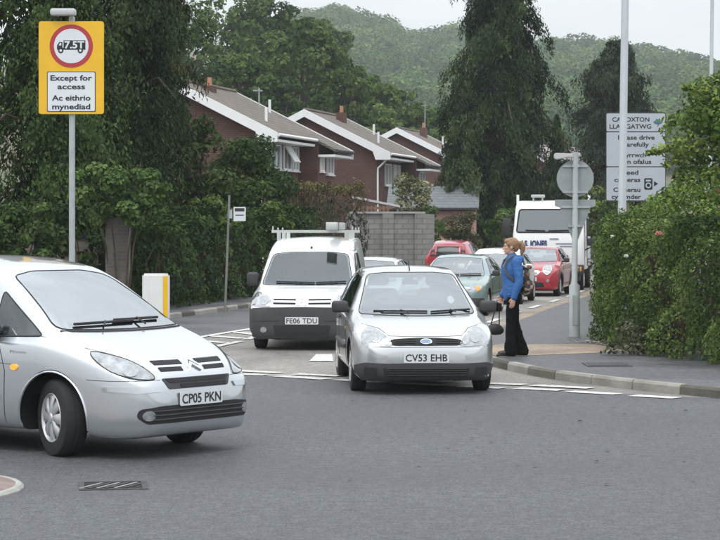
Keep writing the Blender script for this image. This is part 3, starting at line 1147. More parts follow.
# gate pillar and dark garden wall on the left
d = 44.0
M['brick_old'] = brick_mat('old_brick', (0.11, 0.092, 0.08), (0.15, 0.125, 0.105), (0.14, 0.13, 0.12))
t = thing('gate_pillar', 'old square brick gate pillar overgrown with a leafy climber', 'pillar', (X(118, d), d, 0.1))
hp = Z(214, d) - 0.1
box('shaft', (0, 0, hp / 2 - 0.1), (0.47, 0.47, hp + 0.2), M['brick_old'], t)
prism('cap', [(-0.3, hp), (0.3, hp), (0.3, hp + .07), (0, hp + 0.3), (-0.3, hp + .07)], -0.3, 0.3, ((0, 0, 0), (1, 0, 0), (0, 0, 1), (0, 1, 0)), M['brick_old'], t)
t = thing('garden_wall', 'shadowed brick garden wall behind the gate pillar at left', 'wall', (X(45, 46), 46.5, 0.1))
box('wall', (0, 0, 0.75), (3.1, 0.22, 1.7), M['brick_old'], t)
box('coping', (0, 0, 1.64), (3.2, 0.32, 0.08), M['kerb'], t)

# ================================================================== STREET FURNITURE
# weight limit sign
d = 30.0
s = FPX / d
t = thing('road_sign', 'tall yellow weight limit sign with a red ring on a grey pole', 'road sign', (X(72, d), d, 0.1))
post = tube('post', [(0, 0, -0.1), (0, 0, Z(17, d) - 0.1)], 0.043, M['galv'], t, 14)
pw, ph = 65 / s, 92.5 / s
zc = Z(68, d) - 0.1
fr = ((0, -0.065, zc), (1, 0, 0), (0, 0, 1), (0, -1, 0))
pn = prism('panel', rrect(pw, ph, 0.035), 0.0, 0.008, fr, M['yellow'], t)
prism('backing', rrect(pw - 0.01, ph - 0.01, 0.03), -0.006, -0.001, fr, M['sign_back'], pn)
for zz in (0.4, -0.4):
    box('channel', (0, -0.058 + 0.012, zc + zz), (pw * 0.9, 0.02, 0.04), M['galv'], pn)
    box('clip', (0, -0.01, zc + zz), (0.13, 0.1, 0.05), M['galv'], pn)
rc = (68 - 46.5) / s
rd = 21.6 / s
fr2 = ((0, -0.065, zc + rc), (1, 0, 0), (0, 0, 1), (0, -1, 0))
prism('red_ring', circle(rd), 0.0085, 0.0115, fr2, M['red'], pn)
prism('white_disc', circle(rd * 0.80), 0.012, 0.0145, fr2, M['white'], pn)
k = rd * 0.80 / 0.61
lor = bmesh.new()
yy = 0.015
bm_prism(lor, [(-0.27 * k, -0.13 * k), (0.5 * k, -0.13 * k), (0.5 * k, 0.2 * k), (-0.27 * k, 0.2 * k)], yy, yy + 0.002, fr2)
bm_prism(lor, [(-0.5 * k, -0.13 * k), (-0.31 * k, -0.13 * k), (-0.31 * k, 0.14 * k), (-0.42 * k, 0.14 * k), (-0.5 * k, 0.02 * k)], yy, yy + 0.002, fr2)
bm_prism(lor, [(-0.31 * k, -0.13 * k), (-0.27 * k, -0.13 * k), (-0.27 * k, -0.06 * k), (-0.31 * k, -0.06 * k)], yy, yy + 0.0021, fr2)
for cx in (-0.37, 0.32):
    bm_prism(lor, circle(0.095 * k, 20, cx * k, -0.16 * k), yy, yy + 0.0023, fr2)
lo = from_bm('lorry_symbol', lor, M['black'], pn)
for cx in (-0.37, 0.32):
    prism('lorry_wheel', circle(0.045 * k, 16, cx * k, -0.16 * k), yy + 0.0024, yy + 0.0032, fr2, M['white'], lo)
prism('lorry_window', [(-0.44 * k, 0.02 * k), (-0.35 * k, 0.02 * k), (-0.35 * k, 0.11 * k), (-0.4 * k, 0.11 * k)], yy + 0.0022, yy + 0.003, fr2, M['white'], lo)
lettering('weight_figures', '7.5T', 0.245 * k, M['white'], lo, (0.115 * k, -0.065 - yy - 0.0035, zc + rc + 0.04 * k), width=0.70 * k, thick=0.001, bold=0.004)
wc = (68 - 92) / s
fr3 = ((0, -0.065, zc + wc), (1, 0, 0), (0, 0, 1), (0, -1, 0))
prism('plate_border', rrect(48.5 / s, 40.3 / s, 0.02), 0.0085, 0.0105, fr3, M['black'], pn)
prism('white_plate', rrect(47 / s, 38.8 / s, 0.018), 0.011, 0.013, fr3, M['white'], pn)
for (txt, py, hh, w) in (('Except for', 78.6, 5.2, 41.5), ('access', 87.2, 5.2, 27.5), ('Ac eithrio', 98.5, 5.2, 38.5), ('mynediad', 107.2, 5.2, 38)):
    lettering('lettering', txt, hh / s, M['black'], pn, (0.0, -0.065 - 0.0145, Z(py, d) - 0.1), width=w / s, thick=0.001, bold=0.0025)
lm = box('lamp', (-0.11, -0.1, Z(13, d) - 0.1), (0.36, 0.16, 0.1), M['plastic_grey'], t, bev=0.03)
lm.data.materials[0] = M['lead']
box('lamp_arm', (0.0, -0.03, Z(17, d) - 0.1), (0.05, 0.1, 0.05), M['galv'], lm)

# traffic bollard
d = 33.0
t = thing('traffic_bollard', 'white keep-left bollard with a yellow stripe on a traffic island', 'bollard', (X(156, d), d, 0.115))
hb = Z(273.5, d) - 0.115
M['bollard'] = mat('bollard_shell', (0.74, 0.74, 0.73), 0.35, var=0.04)
v = rrect(0.43, 0.24, 0.11, 6)
prism('shell', v, 0.06, hb, ((0, 0, 0), (1, 0, 0), (0, 1, 0), (0, 0, 1)), M['bollard'], t, bev=0.03)
box('base', (0, 0, 0.03), (0.5, 0.32, 0.06), M['plastic'], t, bev=0.015)
prism('yellow_strip', [(0.12, 0.03), (0.195, 0.03), (0.195, hb - 0.1), (0.12, hb - 0.1)], 0.1205, 0.1225, ((0, 0, 0.06), (1, 0, 0), (0, 0, 1), (0, -1, 0)), M['yellow'], t)

# back of the give-way sign
d = 35.3
s = FPX / d
t = thing('road_sign', 'grey pole with the backs of a round and a triangular sign', 'road sign', (X(574.5, d), d, 0.09))
tube('post', [(0, 0, -0.1), (0, 0, 0.86), (0, 0, 0.9), (0.02, 0, Z(152, d) - 0.09)], [0.092, 0.092, 0.05, 0.046], M['grey_paint'], t, 16)
box('door_panel', (0, -0.09, 0.45), (0.085, 0.015, 0.5), M['grey_paint'], t)
zc = Z(178.5, d) - 0.09
fr = ((0.02, 0.075, zc), (1, 0, 0), (0, 0, 1), (0, 1, 0))
pn = prism('round_plate', circle(18.6 / s), 0, 0.005, fr, M['sign_back'], t)
prism('sign_face', circle(18.6 / s - 0.004), 0.0055, 0.008, fr, M['white'], pn)
for zz in (12.5, -13.5):
    box('channel', (0.02, 0.065, zc + zz / s), (0.42, 0.022, 0.035), M['grey_paint'], pn)
    box('clip', (0.02, 0.02, zc + zz / s), (0.12, 0.12, 0.04), M['galv'], pn)
z0, z1, hw_ = Z(199.5, d) - 0.09, Z(240, d) - 0.09, 20.5 / s
fr = ((0.02, 0.075, 0), (1, 0, 0), (0, 0, 1), (0, 1, 0))
tri = [(-hw_, z0), (-hw_, z0 - 6.5 / s), (-hw_ + 5 / s, z0 - 8 / s), (-0.045, z1), (0.045, z1), (hw_ - 5 / s, z0 - 8 / s), (hw_, z0 - 6.5 / s), (hw_, z0)]
pn = prism('triangular_plate', tri, 0, 0.005, fr, M['sign_back'], t)
prism('sign_face', [(p[0] * 0.985, p[1]) for p in tri], 0.0055, 0.008, fr, M['white'], pn)
for zz in (207, 226):
    box('channel', (0.02, 0.065, Z(zz, d) - 0.09), (0.5 if zz < 215 else 0.24, 0.022, 0.035), M['grey_paint'], pn)
    box('clip', (0.02, 0.02, Z(zz, d) - 0.09), (0.12, 0.12, 0.04), M['galv'], pn)
lm = prism('lamp', [(-0.34, -0.05), (-0.3, -0.07), (-0.08, -0.03), (0.06, -0.03), (0.1, 0.0), (0.1, 0.05), (-0.05, 0.035), (-0.32, 0.045), (-0.34, 0.03)], -0.06, 0.06, ((0, 0.04, Z(155.5, d) - 0.09), (1, 0, 0), (0, 0, 1), (0, 1, 0)), M['lead'], t, bev=0.012)
box('lamp_arm', (0.01, 0.1, Z(155, d) - 0.09), (0.05, 0.14, 0.05), M['galv'], lm)

# street lamps (columns run out of the picture)


def street_lamp(label, px, d, r0, r1, h, lean=0.0):
    t = thing('street_lamp', label, 'lamp post', (X(px, d), d, 0.1))
    tube('column', [(0, 0, -0.2), (0, 0, 1.3), (0, 0, 1.35), (lean, 0, h)], [r0 * 1.25, r0 * 1.25, r0, r1], M['grey_lamp'], t, 16)
    tube('arm', [(lean, 0, h), (lean - 0.2, -0.0, h + 0.35), (lean - 1.2, 0, h + 0.5)], r1 * 0.7, M['grey_lamp'], t, 10)
    h_ = box('lantern', (lean - 1.5, 0, h + 0.5), (0.7, 0.25, 0.14), M['grey_lamp'], t, bev=0.05)
    box('lens', (lean - 1.55, 0, h + 0.42), (0.45, 0.2, 0.06), M['white'], h_, bev=0.02)
    box('access_door', (0, -r0 * 1.25, 0.7), (r0, 0.02, 0.5), M['grey_lamp'], t)


M['grey_lamp'] = mat('pale_lamp_column', (0.47, 0.51, 0.54), 0.5, metal=0.15, var=0.05, vscale=3)
street_lamp('tall pale grey lamp post standing before the village name sign', 621.5, 44.0, 0.088, 0.072, 9.0, 0.11)
street_lamp('thin distant lamp post rising behind the leafy green tree', 709, 92.0, 0.09, 0.075, 16, 0.2)

# village sign
d = 48.0
s = FPX / d
t = thing('village_sign', 'large white village name sign with three panels of black lettering', 'road sign', (X(635.5, d), d, 0.1))
M['sign_grey'] = mat('village_sign_white', (0.43, 0.47, 0.51), 0.45, var=0.03)
sw = 58.5 / s
zt_, zb_ = Z(113, d) - 0.1, Z(201, d) - 0.1
for xx in (-0.2, 9 / s):
    tube('post', [(xx, 0.03, -0.2), (xx, 0.03, zt_ - 0.1)], 0.05, M['wood'], t, 12)
fr = ((0, -0.045, 0), (1, 0, 0), (0, 0, 1), (0, -1, 0))
skew = 2.0 / s
bk = prism('backing', rrect(sw + 0.03, zt_ - zb_ + 0.03, 0.05, 5, 0, (zt_ + zb_) / 2), -0.006, 0.006, fr, M['plastic_grey'], t)
ly = -0.045 - 0.0125
for (y0, y1) in ((113.6, 131.3), (132.4, 166.3), (167.4, 200.4)):
    prism('panel', rrect(sw, (y1 - y0) / s, 0.03, 4, 0, Z((y0 + y1) / 2, d) - 0.1), 0.0065, 0.011, fr, M['sign_grey'], t)
for (txt, px, py, hh, w) in (('CADOXTON', 630.5, 119.6, 4.2, 37), ('LLANGATWG', 630, 126.6, 4.2, 41.5), ('Please drive', 636, 137.8, 4.3, 36.5), ('carefully', 636, 144.8, 4.3, 25), ('Gyrrwch', 633, 155.3, 4.3, 25),
                             ('yn ofalus', 637, 162, 4.3, 28), ('Speed', 628, 172.8, 4.3, 20), ('cameras', 627, 180, 4.3, 26), ('Camerau', 626.5, 190, 4.3, 27), ('cyflymder', 626, 197, 4.3, 29.5)):
    lettering('lettering', txt, hh / s, M['black'], t, ((px - 635.5) / s, ly, Z(py, d) - 0.1), width=w / s, thick=0.001, bold=0.003)
# crest: green hill over blue water
fc = ((22 / s, -0.045, Z(121.8, d) - 0.1), (1, 0, 0), (0, 0, 1), (0, -1, 0))
M['crest_green'] = mat('crest_green', (0.06, 0.2, 0.13), 0.5)
M['crest_blue'] = mat('crest_blue', (0.07, 0.16, 0.32), 0.5)
u = 1 / s
cb = prism('crest', [(-4.7 * u, -0.5 * u), (-3 * u, -2.2 * u), (0, -3 * u), (3 * u, -2.2 * u), (4.8 * u, -0.2 * u), (3.2 * u, 1.2 * u), (-2.5 * u, 1.0 * u)], 0.0115, 0.014, fc, M['crest_blue'], t)
prism('crest_hill', [(-4.6 * u, 0), (-2.5 * u, 1.0 * u), (-1.2 * u, 3.2 * u), (0.2 * u, 2.0 * u), (1.5 * u, 3.6 * u), (3 * u, 1.5 * u), (4.8 * u, 0.1 * u), (2 * u, -0.8 * u), (-2 * u, -0.9 * u)], 0.0145, 0.0165, fc, M['crest_green'], cb)
# camera symbol
cs = bmesh.new()
fc = ((12.5 / s, -0.045, Z(184.0, d) - 0.1), (1, 0, 0), (0, 0, 1), (0, -1, 0))
bm_prism(cs, rrect(8.2 * u, 11.5 * u, 1.2 * u), 0.0115, 0.0135, fc)
bm_prism(cs, [(5.6 * u, -2.4 * u), (9.8 * u, 0.2 * u), (5.6 * u, 2.8 * u)], 0.0115, 0.0135, fc)
cs = from_bm('camera_symbol', cs, M['black'], t)
prism('camera_lens', circle(2.9 * u, 24, 0, -1.4 * u), 0.0139, 0.0148, fc, M['sign_grey'], cs)
prism('camera_pupil', circle(1.7 * u, 20, 0, -1.4 * u), 0.0149, 0.0156, fc, M['black'], cs)
prism('camera_flash', rrect(5.0 * u, 1.8 * u, 0.3 * u, 3, 0, 3.3 * u), 0.0139, 0.0148, fc, M['sign_grey'], cs)

# bus stop
M['pole_grey'] = mat('dull_pole', (0.2, 0.2, 0.19), 0.7, var=.15)
d = 48.0
s = FPX / d
t = thing('bus_stop_sign', 'slim grey bus stop pole with a small white flag before the ivy', 'bus stop', (X(225, d), d, 0.1), 0)
tube('pole', [(0, 0, -0.1), (0.1, 0, Z(195, d) - 0.1)], 0.028, M['pole_grey'], t, 10)
zc = Z(214, d) - 0.1
fl = prism('flag', rrect(12.2 / s, 14.2 / s, 0.015), -0.008, 0.008, ((0.11 + 9.8 / s, 0, zc), (1, 0, 0), (0, 0, 1), (0, -1, 0)), M['white'], t)
for (py, w_, h_) in ((209.8, 9.6, 3.2), (215.2, 8.5, 1.0)):
    prism('printed_band', rrect(w_ / s, h_ / s, 0.006, 3), 0.009, 0.0105, ((0.11 + 9.8 / s, 0, Z(py, d) - 0.1), (1, 0, 0), (0, 0, 1), (0, -1, 0)), M['plastic'], fl)
box('bracket', (0.12, 0, zc), (0.09, 0.04, 0.2), M['galv'], fl)

# ================================================================== TREES AND PLANTS
DARK = [(0.016, 0.036, 0.010), (0.036, 0.068, 0.018), (0.07, 0.11, 0.03)]
CYP = [(0.014, 0.03, 0.012), (0.034, 0.058, 0.022), (0.075, 0.105, 0.04)]
IVY = [(0.015, 0.036, 0.010), (0.036, 0.074, 0.018), (0.08, 0.13, 0.034)]
MID = [(0.027, 0.062, 0.016), (0.058, 0.112, 0.026), (0.11, 0.165, 0.042)]
BRIGHT = [(0.05, 0.09, 0.02), (0.1, 0.17, 0.035), (0.17, 0.25, 0.055)]
FRESH = [(0.055, 0.105, 0.018), (0.13, 0.205, 0.038), (0.21, 0.28, 0.06)]
WOOD = [(0.022, 0.06, 0.016), (0.055, 0.12, 0.028), (0.13, 0.19, 0.045)]

# dark trees over the left-hand pavement
conifer('conifer_tree', 'dark drooping evergreen behind the yellow weight limit sign', (X(52, 49), 49, 0.1), 10.5, lambda h: 2.7 * (1 - h) ** 0.55 * (0.75 + 0.25 * min(1, h * 4)), 330, 330, 0.115, DARK, droop=0.55, trunk_r=0.3, z0=0.4, asp=0.45)
conifer('conifer_tree', 'dark tall evergreen standing over the brick gate pillar', (X(132, 54), 54, 0.1), 12.5, lambda h: 2.5 * (1 - h) ** 0.5 * (0.75 + 0.25 * min(1, h * 4)), 350, 330, 0.115, CYP, droop=0.6, trunk_r=0.28, z0=0.5, asp=0.42)
conifer('conifer_tree', 'loose brownish evergreen whose branches hang before the nearest house', (X(158, 60), 60, 0.1), 13.5, lambda h: 1.45 * (1 - h) ** 0.45 * (0.8 + 0.2 * min(1, h * 4)), 260, 260, 0.13, [(0.022, 0.034, 0.012), (0.044, 0.058, 0.02), (0.08, 0.09, 0.032)], droop=0.45, trunk_r=0.22, z0=1.5, asp=0.35)
leafy_tree('broadleaf_tree', 'dark broadleaf tree at the far left edge of the picture', 'tree', (X(-25, 52), 52, 0.1), 11, (2.6, 2.2, 4.6), 9000, 0.26, DARK, 46, 0.85, 0.25)


def shrub(name, label, c, r, n, size, pal, cat='shrub', nb=26, br=None, base=0.1, asp=0.6, group=None, low=-0.9, hollow=0.45, sdy=0.0):
    c = Vector(c)
    t = thing(name, label, cat, (c.x, c.y, base), 0, group)
    cz = c.z - base
    blobs = crown_blobs((0, 0, cz), r, nb, br or min(r) * 0.42, low, hollow)
    P, N, idx = blob_leaves(blobs, n)
    ok = P[:, 2] > 0.03
    P, N, idx = P[ok], N[ok], idx[ok]
    tone = rng.random(len(blobs))
    leaf_mesh('foliage', P, N, size * (0.6 + 0.8 * rng.random(len(P))), pick_cols(len(P), pal, tone[idx]), M['leaf'], t, asp=asp)
    bm = bmesh.new()
    for k in range(6):
        a = k * 1.05 + random.random() * 0.4
        q = (r[0] * 0.55 * math.cos(a), r[1] * 0.55 * math.sin(a), cz + r[2] * 0.35 * random.random())
        bm_tube(bm, [(0.12 * math.cos(a), 0.12 * math.sin(a) + sdy, -0.05), (q[0] * 0.5, q[1] * 0.5 + sdy * 0.6, q[2] * 0.55), q], [0.028, 0.02, 0.007], 6)
    from_bm('stems', bm, M['bark'], t, smooth=True)
    return t


shrub('laurel_shrub', 'glossy lighter green laurel at far left above the silver car', at(14, 236, 44), (0.95, 0.6, 1.3), 6500, 0.12, IVY + [(0.1, 0.15, 0.055)], nb=26)
t = shrub('climbing_shrub', 'leafy pale green climber spilling over the brick gate pillar', at(118, 196, 43.45), (1.05, 0.5, 0.66), 5200, 0.11, [(0.04, 0.08, 0.02), (0.085, 0.15, 0.04), (0.14, 0.205, 0.066)], cat='climber', nb=26, sdy=0.5)
shrub('bay_shrub', 'dark low shrub filling the gap behind the sign pole', at(86, 246, 45.5), (0.75, 0.5, 1.2), 1500, 0.14, DARK, nb=18)

leafy_tree('broadleaf_tree', 'thin loose olive green tree before the gable of the nearest house', 'tree', (X(200, 59), 59, 0.1), 4.9, (0.85, 0.7, 1.75), 3000, 0.15, [(0.024, 0.045, 0.013), (0.05, 0.08, 0.024), (0.09, 0.125, 0.04)], 34, 0.34, 0.07, hollow=0.2)
# ivy covered bank along the left pavement
M['ivy'] = M['leaf']


def hedge(name, label, path, h, w, n, size, pal, z0=0.1, top=None, cat='hedge', wob=0.12, asp=0.7, flowers=None, droop=None):
    """clipped or creeping hedge along a path; leaves lie on its faces, twigs inside"""
    P2 = [np.array(p, float) for p in path]
    seg = np.array([np.linalg.norm(P2[i + 1] - P2[i]) for i in range(len(P2) - 1)])
    cum = np.concatenate([[0], np.cumsum(seg)])
    s = rng.random(n) * (cum[-1] + w) - w / 2
    sc = np.clip(s, 0, cum[-1])
    xx = np.interp(sc, cum, [p[0] for p in P2])
    yy = np.interp(sc, cum, [p[1] for p in P2])
    i = np.clip(np.searchsorted(cum, sc) - 1, 0, len(seg) - 1)
    T = np.array([(P2[k + 1] - P2[k]) / seg[k] for k in range(len(seg))])[i]
    Nn = np.stack([-T[:, 1], T[:, 0]], 1)
    xx = xx + T[:, 0] * (s - sc)
    yy = yy + T[:, 1] * (s - sc)
    hh = np.interp(sc, cum, h) if hasattr(h, '__len__') else np.full(n, float(h))
    ph = rng.random(8) * 6.28
    lump = wob * (np.sin(s * 2.3 + ph[0]) + 0.7 * np.sin(s * 5.1 + ph[1]))
    hh = hh + lump
    face = rng.random(n)
    z = np.where(face < 0.72, rng.random(n) * hh, hh)
    endk = np.clip(1 - np.abs(s - sc) / (w / 2 + 1e-6), 0.05, 1) ** 0.5
    off = np.where(face < 0.36, -w / 2, np.where(face < 0.72, w / 2, (rng.random(n) - 0.5) * w)) * endk
    off += np.where(face < 0.72, wob * np.sin(s * 3.3 + z * 4 + ph[2]) + wob * 0.8 * np.sin(s * 7 - z * 6 + ph[3]), 0)
    off -= np.sign(off) * np.where(face < 0.72, 0.18 * w * np.clip(z / np.maximum(hh, 0.1), 0, 1) ** 6, 0)
    dep = np.abs(rng.normal(0, 0.11 * w, n))
    off -= np.sign(off) * dep
    z = np.where(face >= 0.72, z - np.abs(rng.normal(0, 0.09, n)) + (rng.random(n) < 0.06) * rng.random(n) * 0.22, z)
    P = np.stack([xx + Nn[:, 0] * off, yy + Nn[:, 1] * off, np.maximum(z, 0.02)], 1)
    N = np.stack([Nn[:, 0] * np.sign(off), Nn[:, 1] * np.sign(off), np.full(n, 0.4)], 1)
    N[face >= 0.72] = (0, 0, 1)
    N += rng.normal(0, 0.55, (n, 3))
    tone = 0.5 + 0.25 * np.sin(s * 1.7 + z * 2.1 + ph[4]) + 0.25 * np.sin(s * 4.1 - z * 3.3 + ph[5])
    cols = pick_cols(n, pal, tone)
    if top is not None:
        k = (rng.random(n) < np.clip((z / np.maximum(hh, 0.1) - 0.8) * 4, 0, 0.75))
        cols[k] = pick_cols(int(k.sum()), top)
    c = np.array(P2[0])
    P -= np.array([c[0], c[1], 0])
    t = thing(name, label, cat, (c[0], c[1], z0))
    leaf_mesh('foliage', P, N, size * (0.55 + 0.9 * rng.random(n)), cols, M['leaf'], t, asp=asp, droop=droop)
    bm = bmesh.new()
    k = max(5, int(cum[-1] * 2.5))
    for j in range(k):
        q = (j + 0.5) / k * cum[-1]
        x0, y0 = np.interp(q, cum, [p[0] for p in P2]) - c[0], np.interp(q, cum, [p[1] for p in P2]) - c[1]
        h0 = float(np.interp(q, cum, h)) if hasattr(h, '__len__') else float(h)
        for m_ in range(2):
            bm_tube(bm, [(x0, y0, -0.08), (x0 + random.uniform(-.15, .15), y0 + random.uniform(-.15, .15), h0 * 0.5), (x0 + random.uniform(-.4, .4) * w, y0 + random.uniform(-.4, .4) * w, h0 * 0.85)], [0.03, 0.02, 0.007], 5)
    from_bm('stems', bm, M['bark'], t, smooth=True)
    if flowers:
        fp, fs, fm = flowers
        bm = bmesh.new()
        for p in fp:
            p = Vector(p) - Vector((c[0], c[1], z0))
            for a in range(7):
                bmesh.ops.create_icosphere(bm, subdivisions=1, radius=fs * random.uniform(0.3, 0.55), matrix=Matrix.Translation(p + Vector((random.uniform(-1, 1), random.uniform(-.5, .5), random.uniform(-.8, .8))) * fs))
        from_bm('blossom', bm, fm, t)
    return t


hedge('ivy_hedge', 'tall dark ivy bank hanging over the left pavement', [(-4.75, 47.5), (-4.0, 52.2), (-2.8, 58), (-1.7, 63)], [2.0, 2.15, 2.2, 2.2], 1.0, 25000, 0.095, IVY, wob=0.16, asp=0.8)
shrub('round_bush', 'big rounded mid-green bush behind the bus stop pole', at(250, 192, 62), (1.25, 1.1, 1.45), 10500, 0.13, [(0.024, 0.054, 0.014), (0.05, 0.095, 0.024), (0.085, 0.135, 0.036)], cat='bush', nb=40, br=0.42)
shrub('leafy_bush', 'paler leafy bush rising over the ivy left of the bus stop', at(205, 232, 53), (0.75, 0.6, 0.85), 2500, 0.125, [(0.035, 0.07, 0.016), (0.07, 0.12, 0.03), (0.12, 0.17, 0.045)], cat='bush', nb=24)
shrub('leafy_bush', 'light green bush behind the white bus stop flag', at(262, 236, 58), (0.85, 0.6, 0.9), 2600, 0.125, [(0.033, 0.068, 0.016), (0.066, 0.115, 0.028), (0.115, 0.165, 0.044)], cat='bush', nb=24)
hedge('conifer_hedge', 'square clipped conifer hedge with a browned top before the houses', [(X(297, 67), 66), (X(350, 69), 69)], Z(186, 67.5) - 0.1, 1.3, 7000, 0.12, [(0.03, 0.04, 0.02), (0.05, 0.06, 0.03), (0.075, 0.08, 0.04)],
      top=[(0.14, 0.12, 0.05), (0.2, 0.16, 0.07)], wob=0.07, asp=0.4, droop=(0, 0, 1))

# blossom tree and shrubs by the garage
shrub('flowering_shrub', 'pale cream flowering shrub before the grey garage roof', at(413, 193, 88), (0.7, 0.6, 0.95), 1500, 0.12, [(0.09, 0.11, 0.04), (0.22, 0.22, 0.1), (0.4, 0.38, 0.25)], nb=18, br=0.34, asp=0.8, hollow=0.2)
shrub('green_shrub', 'bright green shrub just behind the end of the block wall', at(428, 226, 84), (0.62, 0.6, 1.0), 1800, 0.12, [(0.045, 0.08, 0.025), (0.08, 0.13, 0.04), (0.12, 0.18, 0.055)], nb=20)
shrub('olive_shrub', 'olive brown shrub behind the red hatchback', at(462, 231, 87), (0.95, 0.7, 0.75), 2400, 0.12, [(0.05, 0.056, 0.026), (0.09, 0.092, 0.042), (0.13, 0.125, 0.06)], nb=24)
shrub('dark_shrub', 'dark green shrub between the garage and the white truck', at(505, 226, 90), (0.75, 0.6, 0.85), 2400, 0.12, MID, nb=24)
shrub('lime_shrub', 'lime green shrub peeping out behind the white truck cab', at(512, 218, 95), (0.5, 0.5, 0.55), 900, 0.12, BRIGHT, nb=12)
shrub('green_shrub', 'green shrub behind the truck mirrors at the pavement corner', at(607, 218, 80), (0.8, 0.7, 0.75), 1500, 0.12, FRESH, nb=18)
shrub('green_shrub', 'pale green shrub under the village sign', at(604, 212, 62), (0.75, 0.6, 0.85), 1600, 0.11, [(0.05, 0.08, 0.025), (0.1, 0.14, 0.045), (0.16, 0.19, 0.07)], nb=18)
shrub('green_shrub', 'broad green shrub seen between the lamp post and the village sign post', at(636, 232, 54), (1.0, 0.6, 1.0), 2200, 0.1, FRESH, nb=22)

# big cypress, second conifer, small spruce
conifer('conifer_tree', 'huge dark drooping cypress rising out of the picture beyond the garage', (X(501, 97), 97, 0.1), 22.0,
        lambda h: 2.55 * np.interp(h, [0, .08, .22, .36, .5, .75, 1], [0.72, 0.9, 0.98, 0.98, 0.86, 0.62, 0.1]), 300, 560, 0.17, CYP, droop=0.75, trunk_r=0.42, z0=1.6, asp=0.38, boughs=((.28, 0.1, 3.3), (.285, -.2, 3.0), (.27, 0.3, 2.9), (.42, 3.3, 2.9), (.50, .2, 2.5), (.36, 2.9, 3.0)))
conifer('conifer_tree', 'side stem of the big cypress leaning over the garage', (X(462, 96), 95.4, 0.1), 8.7,
        lambda h: 1.45 * np.interp(h, [0, .2, .6, .85, 1], [0.8, 1.0, 0.85, 0.6, 0.3]), 170, 260, 0.16, CYP, droop=0.8, trunk_r=0.2, z0=1.6, asp=0.38)
conifer('conifer_tree', 'rounded dark conifer standing behind the village name sign', (X(616, 112), 112, 0.1), Z(44, 112),
        lambda h: 2.75 * np.interp(h, [0, .15, .45, .75, .92, 1], [0.85, 1.0, 0.98, 0.82, 0.58, 0.22]), 420, 280, 0.17, [(0.02, 0.032, 0.02), (0.034, 0.05, 0.028), (0.052, 0.07, 0.038)], droop=0.25, trunk_r=0.3, z0=1.2, asp=0.38)
conifer('spruce_tree', 'small dark spruce between the cypress and the round sign back', (X(557, 105), 105, 0.1), Z(118, 105),
        lambda h: 1.5 * (1 - h) ** 0.8, 120, 90, 0.26, CYP, droop=0.4, trunk_r=0.16, z0=0.8, asp=0.36)
leafy_tree('broadleaf_tree', 'dark bushy tree low between the white truck and the spruce', 'tree', (X(535, 118), 118, 0.1), Z(176, 118), (1.7, 1.5, 1.6), 2600, 0.22, MID, 24, 0.7, 0.12)

# right-hand trees and hedge
t = leafy_tree('maple_tree', 'fresh light green tree leaning out over the village sign', 'tree', (X(737, 41), 41, 0.1), 5.1, (1.28, 1.2, 1.35), 11000, 0.105, FRESH, 70, 0.4, 0.09, cz=3.45, asp=0.6, hollow=0.3)
# boughs reaching left across the sign
Pq, Nq = [], []
for (x0, z0, x1, z1, n_) in ((695, 140, 632, 153, 420), (700, 140, 648, 166, 170), (700, 168, 648, 196, 260), (700, 92, 668, 88, 200)):
    a, b = at(x0, z0, 40.4), at(x1, z1, 40.2)
    o = Vector((X(722, 41), 41, 0.1))
    bmq = bmesh.new()
    bm_tube(bmq, [a - o, a.lerp(b, 0.5) - o + Vector((0, 0, 0.05)), b - o], [0.02, 0.013, 0.004], 6)
    from_bm('bough', bmq, M['bark'], t, smooth=True)
    u = rng.random(n_) ** 0.8
    base_ = np.array(a - o)[None] * (1 - u[:, None]) + np.array(b - o)[None] * u[:, None]
    spread_ = (0.17 * (1.15 - u))[:, None]
    Pq.append(base_ + rng.normal(0, 1, (n_, 3)) * spread_ * np.array([1, 1, 0.75]))
    Nq.append(rng.normal(0, 0.6, (n_, 3)) + np.array([0, -0.3, 0.8]))
Pq, Nq = np.concatenate(Pq), np.concatenate(Nq)
leaf_mesh('bough_leaves', Pq, Nq, 0.1 * (0.6 + 0.8 * rng.random(len(Pq))), pick_cols(len(Pq), FRESH[1:] + [(0.2, 0.25, 0.08)]), M['leaf'], t, asp=0.6)

M['blossom_white'] = mat('blossom_white', (0.75, 0.74, 0.7), 0.7)
M['blossom_pink'] = mat('blossom_pink', (0.6, 0.16, 0.22), 0.7)
hedge('privet_hedge', 'dense leafy green hedge along the back of the right pavement', [(4.85, 36.2), (4.5, 33.2), (4.78, 30.3), (5.5, 28.0), (7.6, 26.2)], [1.9, 1.9, 1.85, 1.85, 1.9], 1.35, 95000, 0.052,
      [(0.02, 0.042, 0.010), (0.055, 0.1, 0.022), (0.11, 0.17, 0.04), (0.18, 0.235, 0.075)], wob=0.13, asp=0.62, z0=0.09,
      flowers=([at(627, 256, 31.0), at(612, 236, 32.1)], 0.03, M['blossom_white']))
t = hedge('privet_hedge', 'far stretch of green hedge narrowing the pavement behind the sign pole', [(5.05, 36.9), (5.35, 41), (6.1, 48), (7.05, 56), (8.3, 64)], 1.85, 1.3, 14000, 0.085,
          [(0.02, 0.042, 0.010), (0.055, 0.1, 0.022), (0.11, 0.17, 0.04)], wob=0.12, z0=0.09)
shrub('rose_bush', 'pink flowered rose bush standing up over the hedge', at(650, 226, 33.5), (0.42, 0.35, 0.4), 700, 0.07, FRESH, nb=14)
bm = bmesh.new()
pc = at(659, 234, 29.75)
for a in range(9):
    bmesh.ops.create_icosphere(bm, subdivisions=1, radius=0.016, matrix=Matrix.Translation(pc + Vector((random.uniform(-.05, .05), random.uniform(-.03, .03), random.uniform(-.035, .035)))))
tag(from_bm('rose_bloom', bm, M['blossom_pink']), 'single pink bloom standing on top of the green hedge', 'flower')
